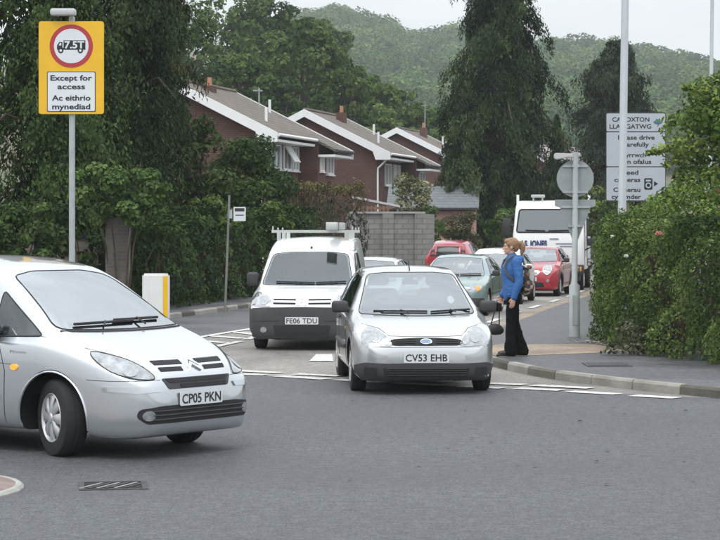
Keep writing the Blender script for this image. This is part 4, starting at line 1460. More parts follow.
shrub('green_shrub', 'light green shrub mass above the hedge at the right edge', at(700, 218, 36), (0.85, 0.6, 0.55), 2600, 0.085, FRESH, nb=30, br=0.26)
shrub('copper_shrub', 'small reddish copper-leaved shrub at the right edge above the hedge', at(716, 198, 37), (0.16, 0.2, 0.13), 260, 0.07, [(0.13, 0.035, 0.03), (0.2, 0.06, 0.045), (0.14, 0.09, 0.04)], nb=8, br=0.09)
shrub('hedge_weeds', 'straggly grey-green weeds at the foot of the hedge', at(640, 352, 30.3), (0.55, 0.35, 0.35), 900, 0.075, [(0.05, 0.065, 0.035), (0.1, 0.115, 0.065), (0.15, 0.16, 0.1)], cat='weeds', nb=16, br=0.16, base=0.09)

# grass strip before the block wall
n_ = 2600
gx_, gy_ = X(370, 77) + rng.random(n_) * 2.6, 76.2 + rng.random(n_) * 1.5
Pg = np.stack([gx_, gy_, 0.16 + rng.random(n_) * 0.25], 1)
tag(leaf_mesh('grass_verge', Pg, rng.normal(0, 1, (n_, 3)) * np.array([1, 1, 0.15]), 0.3 * (0.6 + 0.7 * rng.random(n_)), pick_cols(n_, [(0.06, 0.085, 0.03), (0.12, 0.15, 0.055)]), M['leaf'], asp=0.16, droop=(0, 0, 1)), kind='stuff')

# round broadleaf trees on the spur behind the houses
WOOD2 = [(0.045, 0.1, 0.022), (0.095, 0.17, 0.036), (0.175, 0.23, 0.058)]
tr = [(150, -10, 90, 150, MID), (212, 0, 95, 165, MID), (262, -5, 80, 185, MID), (302, 22, 96, 150, MID), (238, 55, 60, 140, MID), (345, 62, 52, 165, WOOD2), (372, 78, 50, 180, WOOD2), (330, 90, 44, 170, WOOD2),
      (402, 92, 46, 190, WOOD2), (358, 108, 36, 172, WOOD2), (428, 108, 38, 205, WOOD2), (385, 112, 36, 176, WOOD2), (412, 122, 34, 190, WOOD2), (322, 18, 55, 230, MID), (280, 80, 60, 138, MID)]
words = ['tallest left', 'broad', 'high', 'big domed', 'low dark', 'yellowish green', 'light green', 'mid-green', 'pale', 'small round', 'distant pale', 'small light green', 'farthest small', 'shadowy upper', 'low spreading']
where = ['over the sign side of the nearest house', 'behind the ridge of the nearest house', 'on the skyline above the nearest house', 'rising behind the gap between two brick houses', 'just over the nearest roof', 'right of the big domed tree', 'above the middle house roof', 'behind the middle house gable',
         'above the far house on the left', 'close over the middle house ridge', 'left of the cypress', 'over the middle roof verge', 'against the cypress edge', 'on top of the spur left of the open moor', 'behind the middle house chimney']
for i, (px, py, w, d, pal) in enumerate(tr):
    x = X(px, d)
    zb = float(terrain(x, d))
    rw = w / 2 * d / FPX
    top = Z(py, d)
    rh = min(rw * 1.15, (top - zb) * 0.48)
    p2 = [tuple(np.array(c) * (1.0 + 0.12 * math.sin(i * 2.1))) for c in pal]
    leafy_tree('broadleaf_tree', f'{words[i]} broadleaf tree {where[i]}', 'tree', (x, d, zb), top - zb, (rw, rw * 0.9, rh), 7000, d * 0.0023, p2, 60, rw * 0.26, 0.3, group=None, low=-0.95)

# far woods: crowns on the hill that read as one mass
def far_wood(name, n_crown, xr, yr, rad, per, leaf, pal, cond=None):
    P, N, T = [], [], []
    k = 0
    while k < n_crown:
        y = math.sqrt(random.uniform(yr[0] ** 2, yr[1] ** 2))
        px = random.uniform(*xr)
        x = X(px, y)
        if cond and not cond(x, y):
            continue
        k += 1
        z = float(terrain(x, y))
        r = rad * random.uniform(0.65, 1.35)
        d = unit(per)
        d[:, 2] = np.abs(d[:, 2]) * 1.05 - 0.25
        d[:, 1] = -np.abs(d[:, 1]) * np.sign(rng.random(per) - 0.12)
        kk = 1 - np.abs(rng.normal(0, 0.16, per))
        P.append(np.array([x, y, z + r * 0.55]) + d * kk[:, None] * np.array([r, r, r * 0.95]))
        N.append(d + rng.normal(0, 0.45, (per, 3)) + np.array([0, 0, 0.3]))
        T.append(np.full(per, random.random()))
    P, N, T = map(np.concatenate, (P, N, T))
    o = leaf_mesh(name, P, N, leaf * (0.6 + 0.8 * rng.random(len(P))), pick_cols(len(P), pal, T), M['leaf'], asp=0.75)
    return tag(o, kind='stuff')


far_wood('hillside_wood', 1150, (300, 760), (430, 930), 7.2, 270, 1.3, WOOD)
far_wood('spur_wood', 330, (300, 560), (215, 400), 3.4, 100, 1.05, WOOD2, cond=lambda x, y: x < 26)
far_wood('moor_trees', 26, (322, 405), (1150, 1330), 5, 60, 2.4, WOOD)

# air between here and the hill
hz = box('haze', (0, 760, 62), (2100, 1700, 140), None)
hz.data.materials.clear()
hm = bpy.data.materials.new('pale_air')
hm.use_nodes = True
hn, hl_ = hm.node_tree.nodes, hm.node_tree.links
hn.clear()
ho = hn.new('ShaderNodeOutputMaterial')
hv = hn.new('ShaderNodeVolumePrincipled')
hv.inputs['Color'].default_value = (0.92, 0.97, 1.0, 1)
hv.inputs['Density'].default_value = 0.00032
hl_.new(hv.outputs['Volume'], ho.inputs['Volume'])
hz.data.materials.append(hm)
tag(hz, kind='stuff')

# ================================================================== VEHICLES
# local frame of every car: front looks along -Y, y = 0 at the front axle, z up


def section(w, zb, zs, zt, wr, n=4):
    ct = min(0.055, max(0.012, (zt - zs) * 0.13))
    ws = 0.955 * w
    wr = min(wr, ws * 0.97)
    ht = zs - zb
    k = min(1.0, max(0.0, (zt - zs) / 0.25))
    pts = [(0, zb), (0.80 * w, zb), (0.94 * w, zb + min(0.03, ht * .1)), (0.985 * w, zb + min(0.12, ht * .25)), (w, zb + 0.38 * ht), (0.998 * w, zb + 0.72 * ht), (0.985 * w, zs - min(0.045, ht * .12)), (ws, zs),
           (ws + (wr - ws) * (0.46 + 0.10 * (1 - k)), zs + (zt - ct - zs) * (0.55 + 0.1 * (1 - k))), (wr, zt - ct), (0.78 * wr, zt - 0.42 * ct), (0.4 * wr, zt - 0.1 * ct), (0, zt)]
    P = [np.array(p, float) for p in pts]
    P = [P[0] * np.array([1, 1]) - np.array([0.3 * w, 0])] + P + [P[-1] - np.array([0.3 * wr, 0])]
    out = []
    for i in range(1, len(P) - 2):
        a, b, c, d = P[i - 1], P[i], P[i + 1], P[i + 2]
        for t in np.arange(n) / n:
            # centripetal-like: plain Catmull-Rom with reduced tangents keeps edges crisp
            m1, m2 = 0.42 * (c - a), 0.42 * (d - b)
            out.append((2 * t ** 3 - 3 * t * t + 1) * b + (t ** 3 - 2 * t * t + t) * m1 + (-2 * t ** 3 + 3 * t * t) * c + (t ** 3 - t * t) * m2)
    out.append(P[-2])
    return out


def loft(sp, y0=None, y1=None, inset=0.0, floor=None, n=4, step=0.05):
    ys = [k[0] for k in sp['zt']]
    lo, hi = (ys[0] if y0 is None else y0), (ys[-1] if y1 is None else y1)
    g = set(np.round(np.linspace(lo, hi, max(8, int((hi - lo) / step))), 4))
    if y0 is None:
        for e in (0.0, 0.004, 0.01, 0.02, 0.035, 0.055, 0.08, 0.11, 0.145, 0.18, 0.22):
            g |= {round(lo + e, 4), round(hi - e, 4)}
    g = sorted(g)

    def ev(key, x):
        a = sp[key]
        return pchip([k[0] for k in a], [k[1] for k in a], x)
    V, F = [], []
    m = None
    for y in g:
        zt, zs, w, wr, zb = (float(ev(k, y)) for k in ('zt', 'zs', 'w', 'wr', 'zb'))
        if inset:
            zt -= inset
            w -= inset
            wr = max(0.1, wr - inset)
            zb = floor
            zs = min(zs, zt - 0.02)
        zs = min(zs, zt - 0.012)
        h = section(w, zb, zs, zt, wr, n)
        ring = [(p[0], y, p[1]) for p in h] + [(-p[0], y, p[1]) for p in h[-2:0:-1]]
        m = len(ring)
        V += ring
    for i in range(len(g) - 1):
        for k in range(m):
            F.append((i * m + k, i * m + (k + 1) % m, (i + 1) * m + (k + 1) % m, (i + 1) * m + k))
    F.append(tuple(range(m))[::-1])
    F.append(tuple(range((len(g) - 1) * m, len(g) * m)))
    return V, F


def temp_obj(bm, m):
    bmesh.ops.recalc_face_normals(bm, faces=bm.faces)
    me = bpy.data.meshes.new('tmp')
    bm.to_mesh(me)
    bm.free()
    return link('tmp', me, m)


def volume(me):
    b = bmesh.new()
    b.from_mesh(me)
    v = b.calc_volume(signed=True)
    b.free()
    return v


def cut(o, cutter, most=0.45):
    """carve cutter out of o; keep the uncarved mesh when the result is not sane"""
    v0, vc = volume(o.data), abs(volume(cutter.data))
    done = False
    for solver in ('EXACT', 'FAST'):
        md = o.modifiers.new('cut', 'BOOLEAN')
        md.operation = 'DIFFERENCE'
        md.solver = solver
        md.object = cutter
        md.material_mode = 'TRANSFER'
        dg = bpy.context.evaluated_depsgraph_get()
        me = bpy.data.meshes.new_from_object(o.evaluated_get(dg))
        o.modifiers.clear()
        v1 = volume(me)
        if v0 * 1.001 > v1 > max(v0 - vc * 1.05, v0 * (1 - most)):
            old = o.data
            o.data = me
            bpy.data.meshes.remove(old)
            done = True
            if solver != 'EXACT':
                print('CUT BY', solver)
            break
        bpy.data.meshes.remove(me)
    if not done:
        print('CUT FAILED', o.name, round(v0, 3), round(v1, 3), round(vc, 3))
    cm = cutter.data
    bpy.data.objects.remove(cutter)
    bpy.data.meshes.remove(cm)
    return done


DIRS = {'front': (0, 1, 0), 'rear': (0, -1, 0), 'right_side': (1, 0, 0), 'left_side': (-1, 0, 0), 'top': (0, 0, -1)}


class Skin:
    """a body surface that outlines can be laid on"""

    def __init__(self, V, F):
        self.b = BVHTree.FromPolygons([Vector(v) for v in V], F)

    def hit(self, p, d):
        d = Vector(d).normalized()
        h = self.b.ray_cast(Vector(p) - d * 4.0, d)
        if h[0] is None:
            q = self.b.find_nearest(Vector(p))
            return q[0], q[1]
        return h[0], h[1]


def smooth_loop(pts, per=5, tension=0.5):
    P = [np.array(p, float) for p in pts]
    n = len(P)
    out = []
    for i in range(n):
        a, b, c, d = P[i - 1], P[i], P[(i + 1) % n], P[(i + 2) % n]
        for t in np.arange(per) / per:
            m1, m2 = tension * (c - a), tension * (d - b)
            out.append((2 * t ** 3 - 3 * t * t + 1) * b + (t ** 3 - 2 * t * t + t) * m1 + (-2 * t ** 3 + 3 * t * t) * c + (t ** 3 - t * t) * m2)
    return out


def expand(outline, d):
    """outline given as (across, z) for front/rear/sides, or 3-D points"""
    out = []
    for p in outline:
        if len(p) == 3:
            out.append(Vector(p))
        elif abs(d[1]) > 0.9:
            out.append(Vector((p[0], 0, p[1])))
        else:
            out.append(Vector((0, p[0], p[1])))
    return out


def corners(pts, r=0.03, n=4):
    """round the corners of a polygon"""
    out = []
    P = [np.array(p, float) for p in pts]
    for i in range(len(P)):
        a, b, c = P[i - 1], P[i], P[(i + 1) % len(P)]
        la, lc = np.linalg.norm(a - b), np.linalg.norm(c - b)
        k = min(r, la * 0.45, lc * 0.45)
        s, e = b + (a - b) / la * k, b + (c - b) / lc * k
        for t in np.linspace(0, 1, n):
            out.append((1 - t) ** 2 * s + 2 * t * (1 - t) * b + t * t * e)
    return out


def patch(name, skin, outline, d, m, parent, off=0.004, res=0.045, skirt=0.02):
    """panel that follows the body surface inside an outline seen along direction d"""
    d = Vector(DIRS.get(d, d) if isinstance(d, str) else d).normalized()
    P = expand(outline, d)
    u = d.cross(Vector((0, 0, 1))).normalized()
    v = u.cross(d).normalized()
    q = [(p.dot(u), p.dot(v)) for p in P]
    # densify the border
    bd = []
    for i in range(len(q)):
        a, b = np.array(q[i]), np.array(q[(i + 1) % len(q)])
        k = max(1, int(np.linalg.norm(b - a) / res))
        for t in range(k):
            bd.append(tuple(a + (b - a) * t / k))
    n = len(bd)
    A = np.array(bd)
    lo, hi = A.min(0), A.max(0)

    def inside(x, y):
        c = False
        j = n - 1
        for i in range(n):
            if (A[i, 1] > y) != (A[j, 1] > y) and x < (A[j, 0] - A[i, 0]) * (y - A[i, 1]) / (A[j, 1] - A[i, 1]) + A[i, 0]:
                c = not c
            j = i
        return c
    ins = []
    for x in np.arange(lo[0] + res / 2, hi[0], res):
        for y in np.arange(lo[1] + res / 2, hi[1], res):
            if inside(x, y) and np.min(np.hypot(A[:, 0] - x, A[:, 1] - y)) > res * 0.4:
                ins.append((x, y))
    vs, es, fs, _, _, _ = delaunay_2d_cdt([Vector(p) for p in bd + ins], [(i, (i + 1) % n) for i in range(n)], [], 1, 1e-5)
    c0 = sum((p.dot(d) for p in P)) / len(P)
    bm = bmesh.new()
    top = []
    nrm = []
    for p in vs:
        w0 = u * p[0] + v * p[1] + d * (c0 if len(outline[0]) == 3 else 0)
        h, nn = skin.hit(w0, d)
        if nn.dot(d) > 0:
            nn = -nn
        top.append(bm.verts.new(h + nn * off))
        nrm.append(nn)
    for f in fs:
        try:
            bm.faces.new([top[i] for i in f])
        except ValueError:
            pass
    if skirt:
        be = [e for e in bm.edges if len(e.link_faces) == 1]
        idx = {t: i for i, t in enumerate(top)}
        low = {}
        for e in be:
            for t in e.verts:
                if t not in low:
                    low[t] = bm.verts.new(t.co - nrm[idx[t]] * skirt)
        for e in be:
            a, b = e.verts
            bm.faces.new((a, b, low[b], low[a]))
    bmesh.ops.recalc_face_normals(bm, faces=bm.faces)
    return from_bm(name, bm, m, parent, smooth=True, angle=50)


def strip(name, skin, line, d, m, parent, w=0.008, off=0.002, closed=False, n=4):
    """thin bead along a line laid on the body (seal, shut line, trim, wiper)"""
    d = Vector(DIRS.get(d, d) if isinstance(d, str) else d).normalized()
    P = expand(line, d)
    if closed:
        P = P + [P[0]]
    pts = []
    for i in range(len(P) - 1):
        k = max(1, int((P[i + 1] - P[i]).length / 0.06))
        for t in range(k):
            pts.append(P[i].lerp(P[i + 1], t / k))
    pts.append(P[-1])
    r = []
    for p in pts:
        h, nn = skin.hit(p, d)
        if nn.dot(d) > 0:
            nn = -nn
        r.append(h + nn * off)
    bm = bmesh.new()
    bm_tube(bm, r, w / 2, n if n > 4 else 6)
    return from_bm(name, bm, m, parent, smooth=True, angle=60)


def scaled(outline, k):
    A = np.array([tuple(p) for p in outline], float)
    c = A.mean(0)
    return [tuple(c + (a - c) * k) for a in A]


def mirror(outline):
    return [((-p[0], p[1]) if len(p) == 2 else (-p[0], p[1], p[2])) for p in outline][::-1]


def make_wheel(parent, x, y, r, w, side, steer=0.0, style='cap', rim=M['alloy'], rim_r=None, spokes=9):
    """wheel > tyre, rim, hub cap; outside faces +side"""
    o = bpy.data.objects.new('wheel', None)
    COL.objects.link(o)
    o.parent = parent
    o.location = (x, y, r)
    o.rotation_euler = (0, 0, steer)
    rr = rim_r or r * 0.64
    s = side
    prof = [(-w / 2, rr * 0.98), (-w / 2, r * 0.86), (-w * 0.45, r * 0.95), (-w * 0.34, r * 0.995), (-w * 0.12, r), (-w * .11, r * 0.985), (-w * .09, r * .985), (-w * .08, r), (w * .08, r), (w * .09, r * .985), (w * .11, r * .985), (w * 0.12, r), (w * 0.34, r * 0.995), (w * 0.45, r * 0.95), (w / 2, r * 0.86), (w / 2 * 0.98, rr * 1.02), (w * 0.40, rr * 0.98)]
    lathe('tyre', [(s * a, q) for a, q in prof], M['rubber'], o, 40)
    lathe('brake_disc', [(s * w * 0.05, rr * 0.9), (s * w * 0.2, rr * 0.9)], M['plastic'], o, 24)
    prof = [(w * 0.36, rr * 0.97), (w * 0.47, rr * 1.0), (w * 0.5, rr * 0.97), (w * 0.42, rr * 0.88), (w * 0.36, rr * 0.86)]
    v, f = lathe_data([(s * a, q) for a, q in prof], 40)
    bm = bmesh.new()
    vs = [bm.verts.new(p) for p in v]
    for q in f[:-2]:
        bm.faces.new([vs[i] for i in q])
    for k in range(spokes):                       # tapered spokes, each slightly domed
        a = 2 * math.pi * k / spokes
        c0, s0 = math.cos(a), math.sin(a)
        wi, wo = rr * 0.12, rr * (1.35 / spokes + 0.08)
        pp = [(rr * 0.15, wi, 0.52), (rr * 0.55, (wi + wo) / 2, 0.53), (rr * 0.9, wo, 0.45)]
        ring = []
        for (q, h, ax) in pp:
            ring.append([bm.verts.new((s * w * (ax - dz), c0 * q - s0 * e, s0 * q + c0 * e)) for (e, dz) in ((-h, 0.05), (-h * .6, 0), (h * .6, 0), (h, 0.05), (h, .14), (-h, .14))])
        for i in range(2):
            for j in range(6):
                bm.faces.new((ring[i][j], ring[i][(j + 1) % 6], ring[i + 1][(j + 1) % 6], ring[i + 1][j]))
    v, f = lathe_data([(s * w * 0.42, rr * 0.2), (s * w * 0.5, rr * 0.24), (s * w * 0.56, rr * 0.2), (s * w * 0.58, rr * 0.05)], 24)
    vs = [bm.verts.new(p) for p in v]
    for q in f:
        bm.faces.new([vs[i] for i in q])
    from_bm('rim', bm, rim, o, smooth=True, angle=40)
    return o


M['glass_truck'] = mat('truck_glass', (.10, .12, .13), .04, metal=.3, coat=1.0, spec=.9)
M['glass'] = glass_mat('car_glass', (0.62, 0.68, 0.70), 0.34)
M['glass_dark'] = glass_mat('car_side_glass', (0.42, 0.47, 0.48), 0.10)
M['glass_far'] = glass_mat('car_glass_far', (0.35, 0.4, 0.42), 0.42)
M['lens'] = mat('headlamp_lens', (0.34, 0.36, 0.375), 0.16, metal=0.55, coat=1.0, var=0.35, vscale=14)
M['reflector'] = mat('headlamp_reflector', (0.36, 0.375, 0.385), 0.28, metal=0.8, coat=0.6, var=.2, vscale=30)
M['seal'] = mat('rubber_seal', (0.02, 0.02, 0.022), 0.7)
M['slot'] = mat('grille_gap', (0.02, 0.021, 0.024), 0.8)
M['badge_blue'] = mat('badge_blue', (0.16, 0.24, 0.42), 0.3, coat=0.6)


def plate(parent, skin, text, z, x=0.0, w=0.52, h=0.112, d='front', tilt=0.0):
    q, nn = skin.hit((x, 0, z), DIRS[d])
    sgn = -1 if d == 'front' else 1
    o = bpy.data.objects.new('number_plate', None)
    COL.objects.link(o)
    o.parent = parent
    # keep the flat plate in front of the fullest point of the nose
    ymin = min((sgn * -skin.hit((x + dx, 0, z + dz), DIRS[d])[0].y) for dx in (-w / 2, 0, w / 2) for dz in (-h / 2, 0, h / 2))
    o.location = (x, -sgn * ymin + sgn * 0.012, z)
    prism('plate', rrect(w, h, 0.012), 0.0, 0.008, ((0, 0, 0), (1, 0, 0), (0, 0, 1), (0, sgn, 0)), M['plate'], o)
    prism('backing', rrect(w * 0.96, h * 0.9, 0.01), -0.05, -0.001, ((0, 0, 0), (1, 0, 0), (0, 0, 1), (0, sgn, 0)), M['plastic'], o)
    if text:
        lettering('lettering', text, h * 0.70, M['black'], o, (0, sgn * 0.0095, 0), rot=(R(90), 0, 0 if sgn < 0 else R(180)), width=w * 0.92, thick=0.001, bold=h * 0.012)
    return o


def make_car(name, label, loc, rz, sp, mt, wheels, cat='car', interior=True, steer=0.0, wheel_style=9, dash_z=None):
    """body with cut arches, cabin and windows; returns (thing, skin, body)"""
    t = thing(name, label, cat, loc, rz)
    V, F = loft(sp)
    skin = Skin(V, F)
    me = bpy.data.meshes.new('body')
    me.from_pydata(V, [], F)
    me.update()
    body = link('body', me, [mt])
    bmx = bmesh.new()
    bmx.from_mesh(me)
    bmesh.ops.recalc_face_normals(bmx, faces=bmx.faces)
    bmx.to_mesh(me)
    bmx.free()
    wb, r, tw, track, ra = wheels
    bm = bmesh.new()
    for y in (0, wb):
        for s in (-1, 1):
            c = Matrix.Translation((s * (track / 2 + 0.04), y, r + 0.01)) @ Matrix.Rotation(R(90), 4, 'Y')
            bmesh.ops.create_cone(bm, cap_ends=True, segments=48, radius1=ra, radius2=ra, depth=0.46, matrix=c)
    cut(body, temp_obj(bm, M['cavity']))
    if interior:
        c0, c1 = sp['cabin']
        cv, cf = loft(sp, c0, c1, 0.055, sp.get('floor', 0.42), n=2, step=0.12)
        cm = bpy.data.meshes.new('tmp')
        cm.from_pydata(cv, [], cf)
        bmc = bmesh.new()
        bmc.from_mesh(cm)
        bpy.data.meshes.remove(cm)
        cut(body, temp_obj(bmc, M['interior']), 0.85)
        for nm, d, ol, dep in sp['windows']:
            bm = bmesh.new()
            dv = Vector(DIRS[d])
            P = [tuple(p) for p in scaled(ol, 0.955)]
            if abs(dv.y) > 0.5:
                bm_prism(bm, P, dep[0], dep[1], ((0, 0, 0), (1, 0, 0), (0, 0, 1), (0, 1, 0)))
            else:
                bm_prism(bm, P, dep[0], dep[1], ((0, 0, 0), (0, 1, 0), (0, 0, 1), (1, 0, 0)))
            cut(body, temp_obj(bm, M['seal']))
    body.name = 'body'
    for p in body.data.polygons:
        p.use_smooth = True
    body.data.set_sharp_from_angle(angle=R(32))
    body.parent = t
    for nm, d, ol, dep in sp['windows']:
        g = sp.get('glass', 'glass') if nm == 'windscreen' else sp.get('glass_side', 'glass_dark')
        w = patch(nm, skin, ol, d, M[g], t, off=0.003, res=0.09, skirt=0)
        strip('seal', skin, ol, d, M['seal'], w, w=0.013, off=0.001, closed=True)
    if interior:
        s0, z0 = sp['seat']
        for sx in (-0.36, 0.36):
            st = bpy.data.objects.new('seat', None)
            COL.objects.link(st)
            st.parent = t
            box('backrest', (sx, s0, z0), (0.48, 0.13, 0.62), M['seat'], st, rot=(R(-14), 0, 0), bev=0.06)
            box('headrest', (sx, s0 + 0.1, z0 + 0.42), (0.26, 0.09, 0.17), M['seat'], st, rot=(R(-10), 0, 0), bev=0.04)
            box('cushion', (sx, s0 - 0.3, z0 - 0.3), (0.48, 0.5, 0.14), M['seat'], st, bev=0.05)
        dy, dz, dw = sp['dash']
        box('dashboard', (0, dy, dz), (dw, 0.36, 0.26), M['interior'], t, bev=0.09)
        bm = bmesh.new()
        ctr = Vector((-0.36, dy + 0.34, dz + 0.1))
        pts = []
        for k in range(25):
            a = 2 * math.pi * k / 24
            pts.append(ctr + Vector((0.18 * math.cos(a), -0.18 * math.sin(a) * 0.42, 0.18 * math.sin(a) * 0.9)))
        bm_tube(bm, pts, 0.014, 8)
        bm_tube(bm, [ctr + Vector((-0.17, 0, 0)), ctr, ctr + Vector((0.17, 0, 0))], 0.018, 8)
        from_bm('steering_wheel', bm, M['plastic'], t, smooth=True)
        box('rear_mirror', (0, *sp.get('mirror_pos', (1.05, 1.25))), (0.2, 0.03, 0.045), M['plastic'], t, bev=0.012)
    for y in (0, wb):
        for s in (-1, 1):
            make_wheel(t, s * track / 2, y, r, tw, s, steer if y == 0 else 0.0, spokes=wheel_style)
    box('underside', (0, wb / 2, 0.24), (track - 0.36, wb + 0.3, 0.1), M['cavity'], t)
    return t, skin, body


def door_mirror(t, x, y, z, m, s=1, size=(0.2, 0.1, 0.14)):
    o = box('door_mirror', (x + s * size[0] * 0.5, y, z), size, m, t, bev=min(size) * 0.38, seg=3)
    box('mirror_arm', (x - s * 0.03, y + 0.02, z - size[2] * 0.3), (0.14, 0.05, 0.05), M['plastic'], o, bev=0.015)
    box('mirror_glass', (x + s * size[0] * 0.5, y + size[1] * 0.5 + 0.003, z), (size[0] * 0.84, 0.006, size[2] * 0.8), M['chrome'], o)
    return o


def wiper(t, skin, a, b, pivot):
    o = strip('wiper', skin, [a, b], 'front', M['seal'], t, w=0.026, off=0.022)
    strip('wiper_arm', skin, [pivot, ((a[0] + b[0]) / 2, (a[1] + b[1]) / 2 + 0.0)], 'front', M['seal'], o, w=0.016, off=0.035)
    return o


def sym(t, name, skin, ol, d, m, **k):
    a = patch(name, skin, ol, d, m, t, **k)
    dd = DIRS.get(d, d) if isinstance(d, str) else d
    b = patch(name, skin, mirror(ol), (-dd[0], dd[1], dd[2]), m, t, **k)
    return a, b


def oval(cx, cz, rx, rz, n=24):
    return [(cx + rx * math.cos(2 * math.pi * k / n), cz + rz * math.sin(2 * math.pi * k / n)) for k in range(n)]


# ------------------------------------------------------------------ silver hatchback, middle
sp = dict(
    zt=[(-.78, .50), (-.765, .56), (-.73, .625), (-.66, .685), (-.5, .745), (-.25, .81), (0, .86), (.28, .905), (.42, .95), (.7, 1.13), (1.0, 1.30), (1.2, 1.385), (1.5, 1.432), (2.0, 1.445), (2.5, 1.42), (2.8, 1.37), (2.95, 1.28), (3.05, 1.1), (3.11, .9), (3.14, .55)],
    zs=[(-.78, .46), (-.73, .56), (-.6, .64), (-.4, .71), (0, .79), (.42, .88), (1.2, .93), (2.5, .98), (3.0, .95), (3.14, .5)],
    w=[(-.78, .46), (-.772, .55), (-.755, .62), (-.72, .685), (-.66, .74), (-.55, .785), (-.35, .82), (0, .832), (.5, .838), (2.2, .838), (2.7, .80), (3.0, .74), (3.14, .6)],
    wr=[(-.78, .36), (-.6, .56), (-.3, .66), (0, .69), (.42, .70), (.75, .64), (1.2, .565), (2.0, .56), (2.7, .53), (3.0, .5), (3.14, .4)],
    zb=[(-.78, .30), (-.76, .22), (-.70, .17), (-.5, .16), (0, .19), (2.8, .2), (3.0, .25), (3.14, .32)],
    cabin=(0.46, 2.9), seat=(1.42, .86), dash=(0.72, .80, 1.2), mirror_pos=(1.12, 1.24))
ws_ = corners([(-.70, .895), (-.3, .875), (0, .87), (.3, .875), (.70, .895), (.535, 1.34), (.3, 1.365), (-.3, 1.365), (-.535, 1.34)], 0.05)
sw_ = corners([(.62, .94), (1.22, 1.31), (1.72, 1.35), (1.72, .98)], .04)
sr_ = corners([(1.80, .99), (1.80, 1.35), (2.35, 1.32), (2.72, 1.04)], .04)
sp['windows'] = [('windscreen', 'front', ws_, (-1.5, 1.6)), ('side_window', 'right_side', sw_, (-1.2, -.35)), ('side_window', 'left_side', sw_, (.35, 1.2)), ('side_window', 'right_side', sr_, (-1.2, -.35)), ('side_window', 'left_side', sr_, (.35, 1.2)),
                 ('rear_window', 'rear', corners([(-.5, 1.02), (.5, 1.02), (.42, 1.27), (-.42, 1.27)], .05), (2.5, 3.6))]
M['glass_hatch'] = glass_mat('pale_windscreen', (0.66, 0.72, 0.74), 0.27)
sp['glass'] = 'glass_hatch'
t, sk, _ = make_car('hatchback', 'silver hatchback with black lower bumper waiting in front at the dashed line', (.70, 24.75, 0), R(4.2), sp, M['silver_car'], (2.487, .29, .18, 1.46, .335))
hl = smooth_loop([(-.395, .565), (-.44, .66), (-.54, .74), (-.635, .765), (-.715, .70), (-.735, .61), (-.70, .572), (-.55, .56)], 5)
for q in sym(t, 'headlight', sk, hl, 'front', M['lens'], off=0.006, res=0.03):
    s = 1 if q.data.vertices[0].co.x > 0 else -1
    patch('reflector', sk, oval(s * .57, .655, .062, .062), 'front', M['reflector'], q, off=0.012, res=0.03)
    patch('reflector', sk, oval(s * .455, .615, .04, .04, 18), 'front', M['reflector'], q, off=0.012, res=0.03)
g = patch('grille', sk, smooth_loop([(-.39, .572), (-.40, .628), (-.2, .648), (0, .653), (.2, .648), (.40, .628), (.39, .572), (.2, .567), (0, .565), (-.2, .567)], 4), 'front', M['slot'], t, off=0.006, res=0.03)
for z in (.59, .61, .63):
    strip('grille_bar', sk, [(-.37, z), (-.12, z + .004)], 'front', M['plastic_grey'], g, w=.008, off=.012)
    strip('grille_bar', sk, [(.12, z + .004), (.37, z)], 'front', M['plastic_grey'], g, w=.008, off=.012)
bd = patch('badge', sk, oval(0, .608, .066, .028), 'front', M['chrome'], t, off=0.016, res=0.03)
patch('badge_field', sk, oval(0, .608, .058, .021), 'front', M['badge_blue'], bd, off=0.019, res=0.03)
qq, nn = sk.hit((0, 0, .608), (0, 1, 0))
lettering('badge_script', 'Ford', .022, M['white'], bd, (0, qq.y - 0.026, .606), rot=(R(90 - 20), 0, 0), width=.072, thick=.001)
lb = patch('lower_bumper', sk, corners([(-.79, .17), (-.80, .34), (-.70, .375), (-.45, .365), (.45, .365), (.70, .375), (.80, .34), (.79, .17)], .02), 'front', M['plastic_grey'], t, off=0.008, res=0.045)
ig = patch('intake', sk, corners([(-.47, .215), (-.50, .315), (.50, .315), (.47, .215)], .02), 'front', M['slot'], lb, off=0.013)
for z in (.235, .26, .285, .305):
    strip('intake_slat', sk, [(-.46, z), (.46, z)], 'front', M['plastic_grey'], ig, w=.009, off=.018)
for s in (-1, 1):
    patch('fog_recess', sk, corners([(s * .56, .225), (s * .56, .315), (s * .70, .325), (s * .70, .235)], .02), 'front', M['slot'], lb, off=0.012)
strip('bonnet_gap', sk, [(-.70, .80), (-.63, .78), (-.52, .755), (-.42, .675), (-.2, .668), (.2, .668), (.42, .675), (.52, .755), (.63, .78), (.70, .80)], 'front', M['seal'], t, w=.007, off=.0)
strip('bumper_gap', sk, [(-.74, .555), (-.4, .548), (.4, .548), (.74, .555)], 'front', M['seal'], t, w=.006, off=.0)
plate(t, sk, 'CV53 EHB', .43)
door_mirror(t, -.80, .62, .965, M['plastic'], -1)
door_mirror(t, .80, .62, .965, M['plastic'], 1)
wiper(t, sk, (-.52, .905), (.12, .90), (-.12, .885))
wiper(t, sk, (.16, .895), (.64, .92), (.45, .885))
tube('aerial', [(0, 1.2, 1.38), (0, 1.35, 1.50)], .008, M['seal'], t, 6)
patch('tax_disc', sk, oval(.44, 1.05, .042, .042), 'front', M['white'], t, off=-.004, skirt=0)
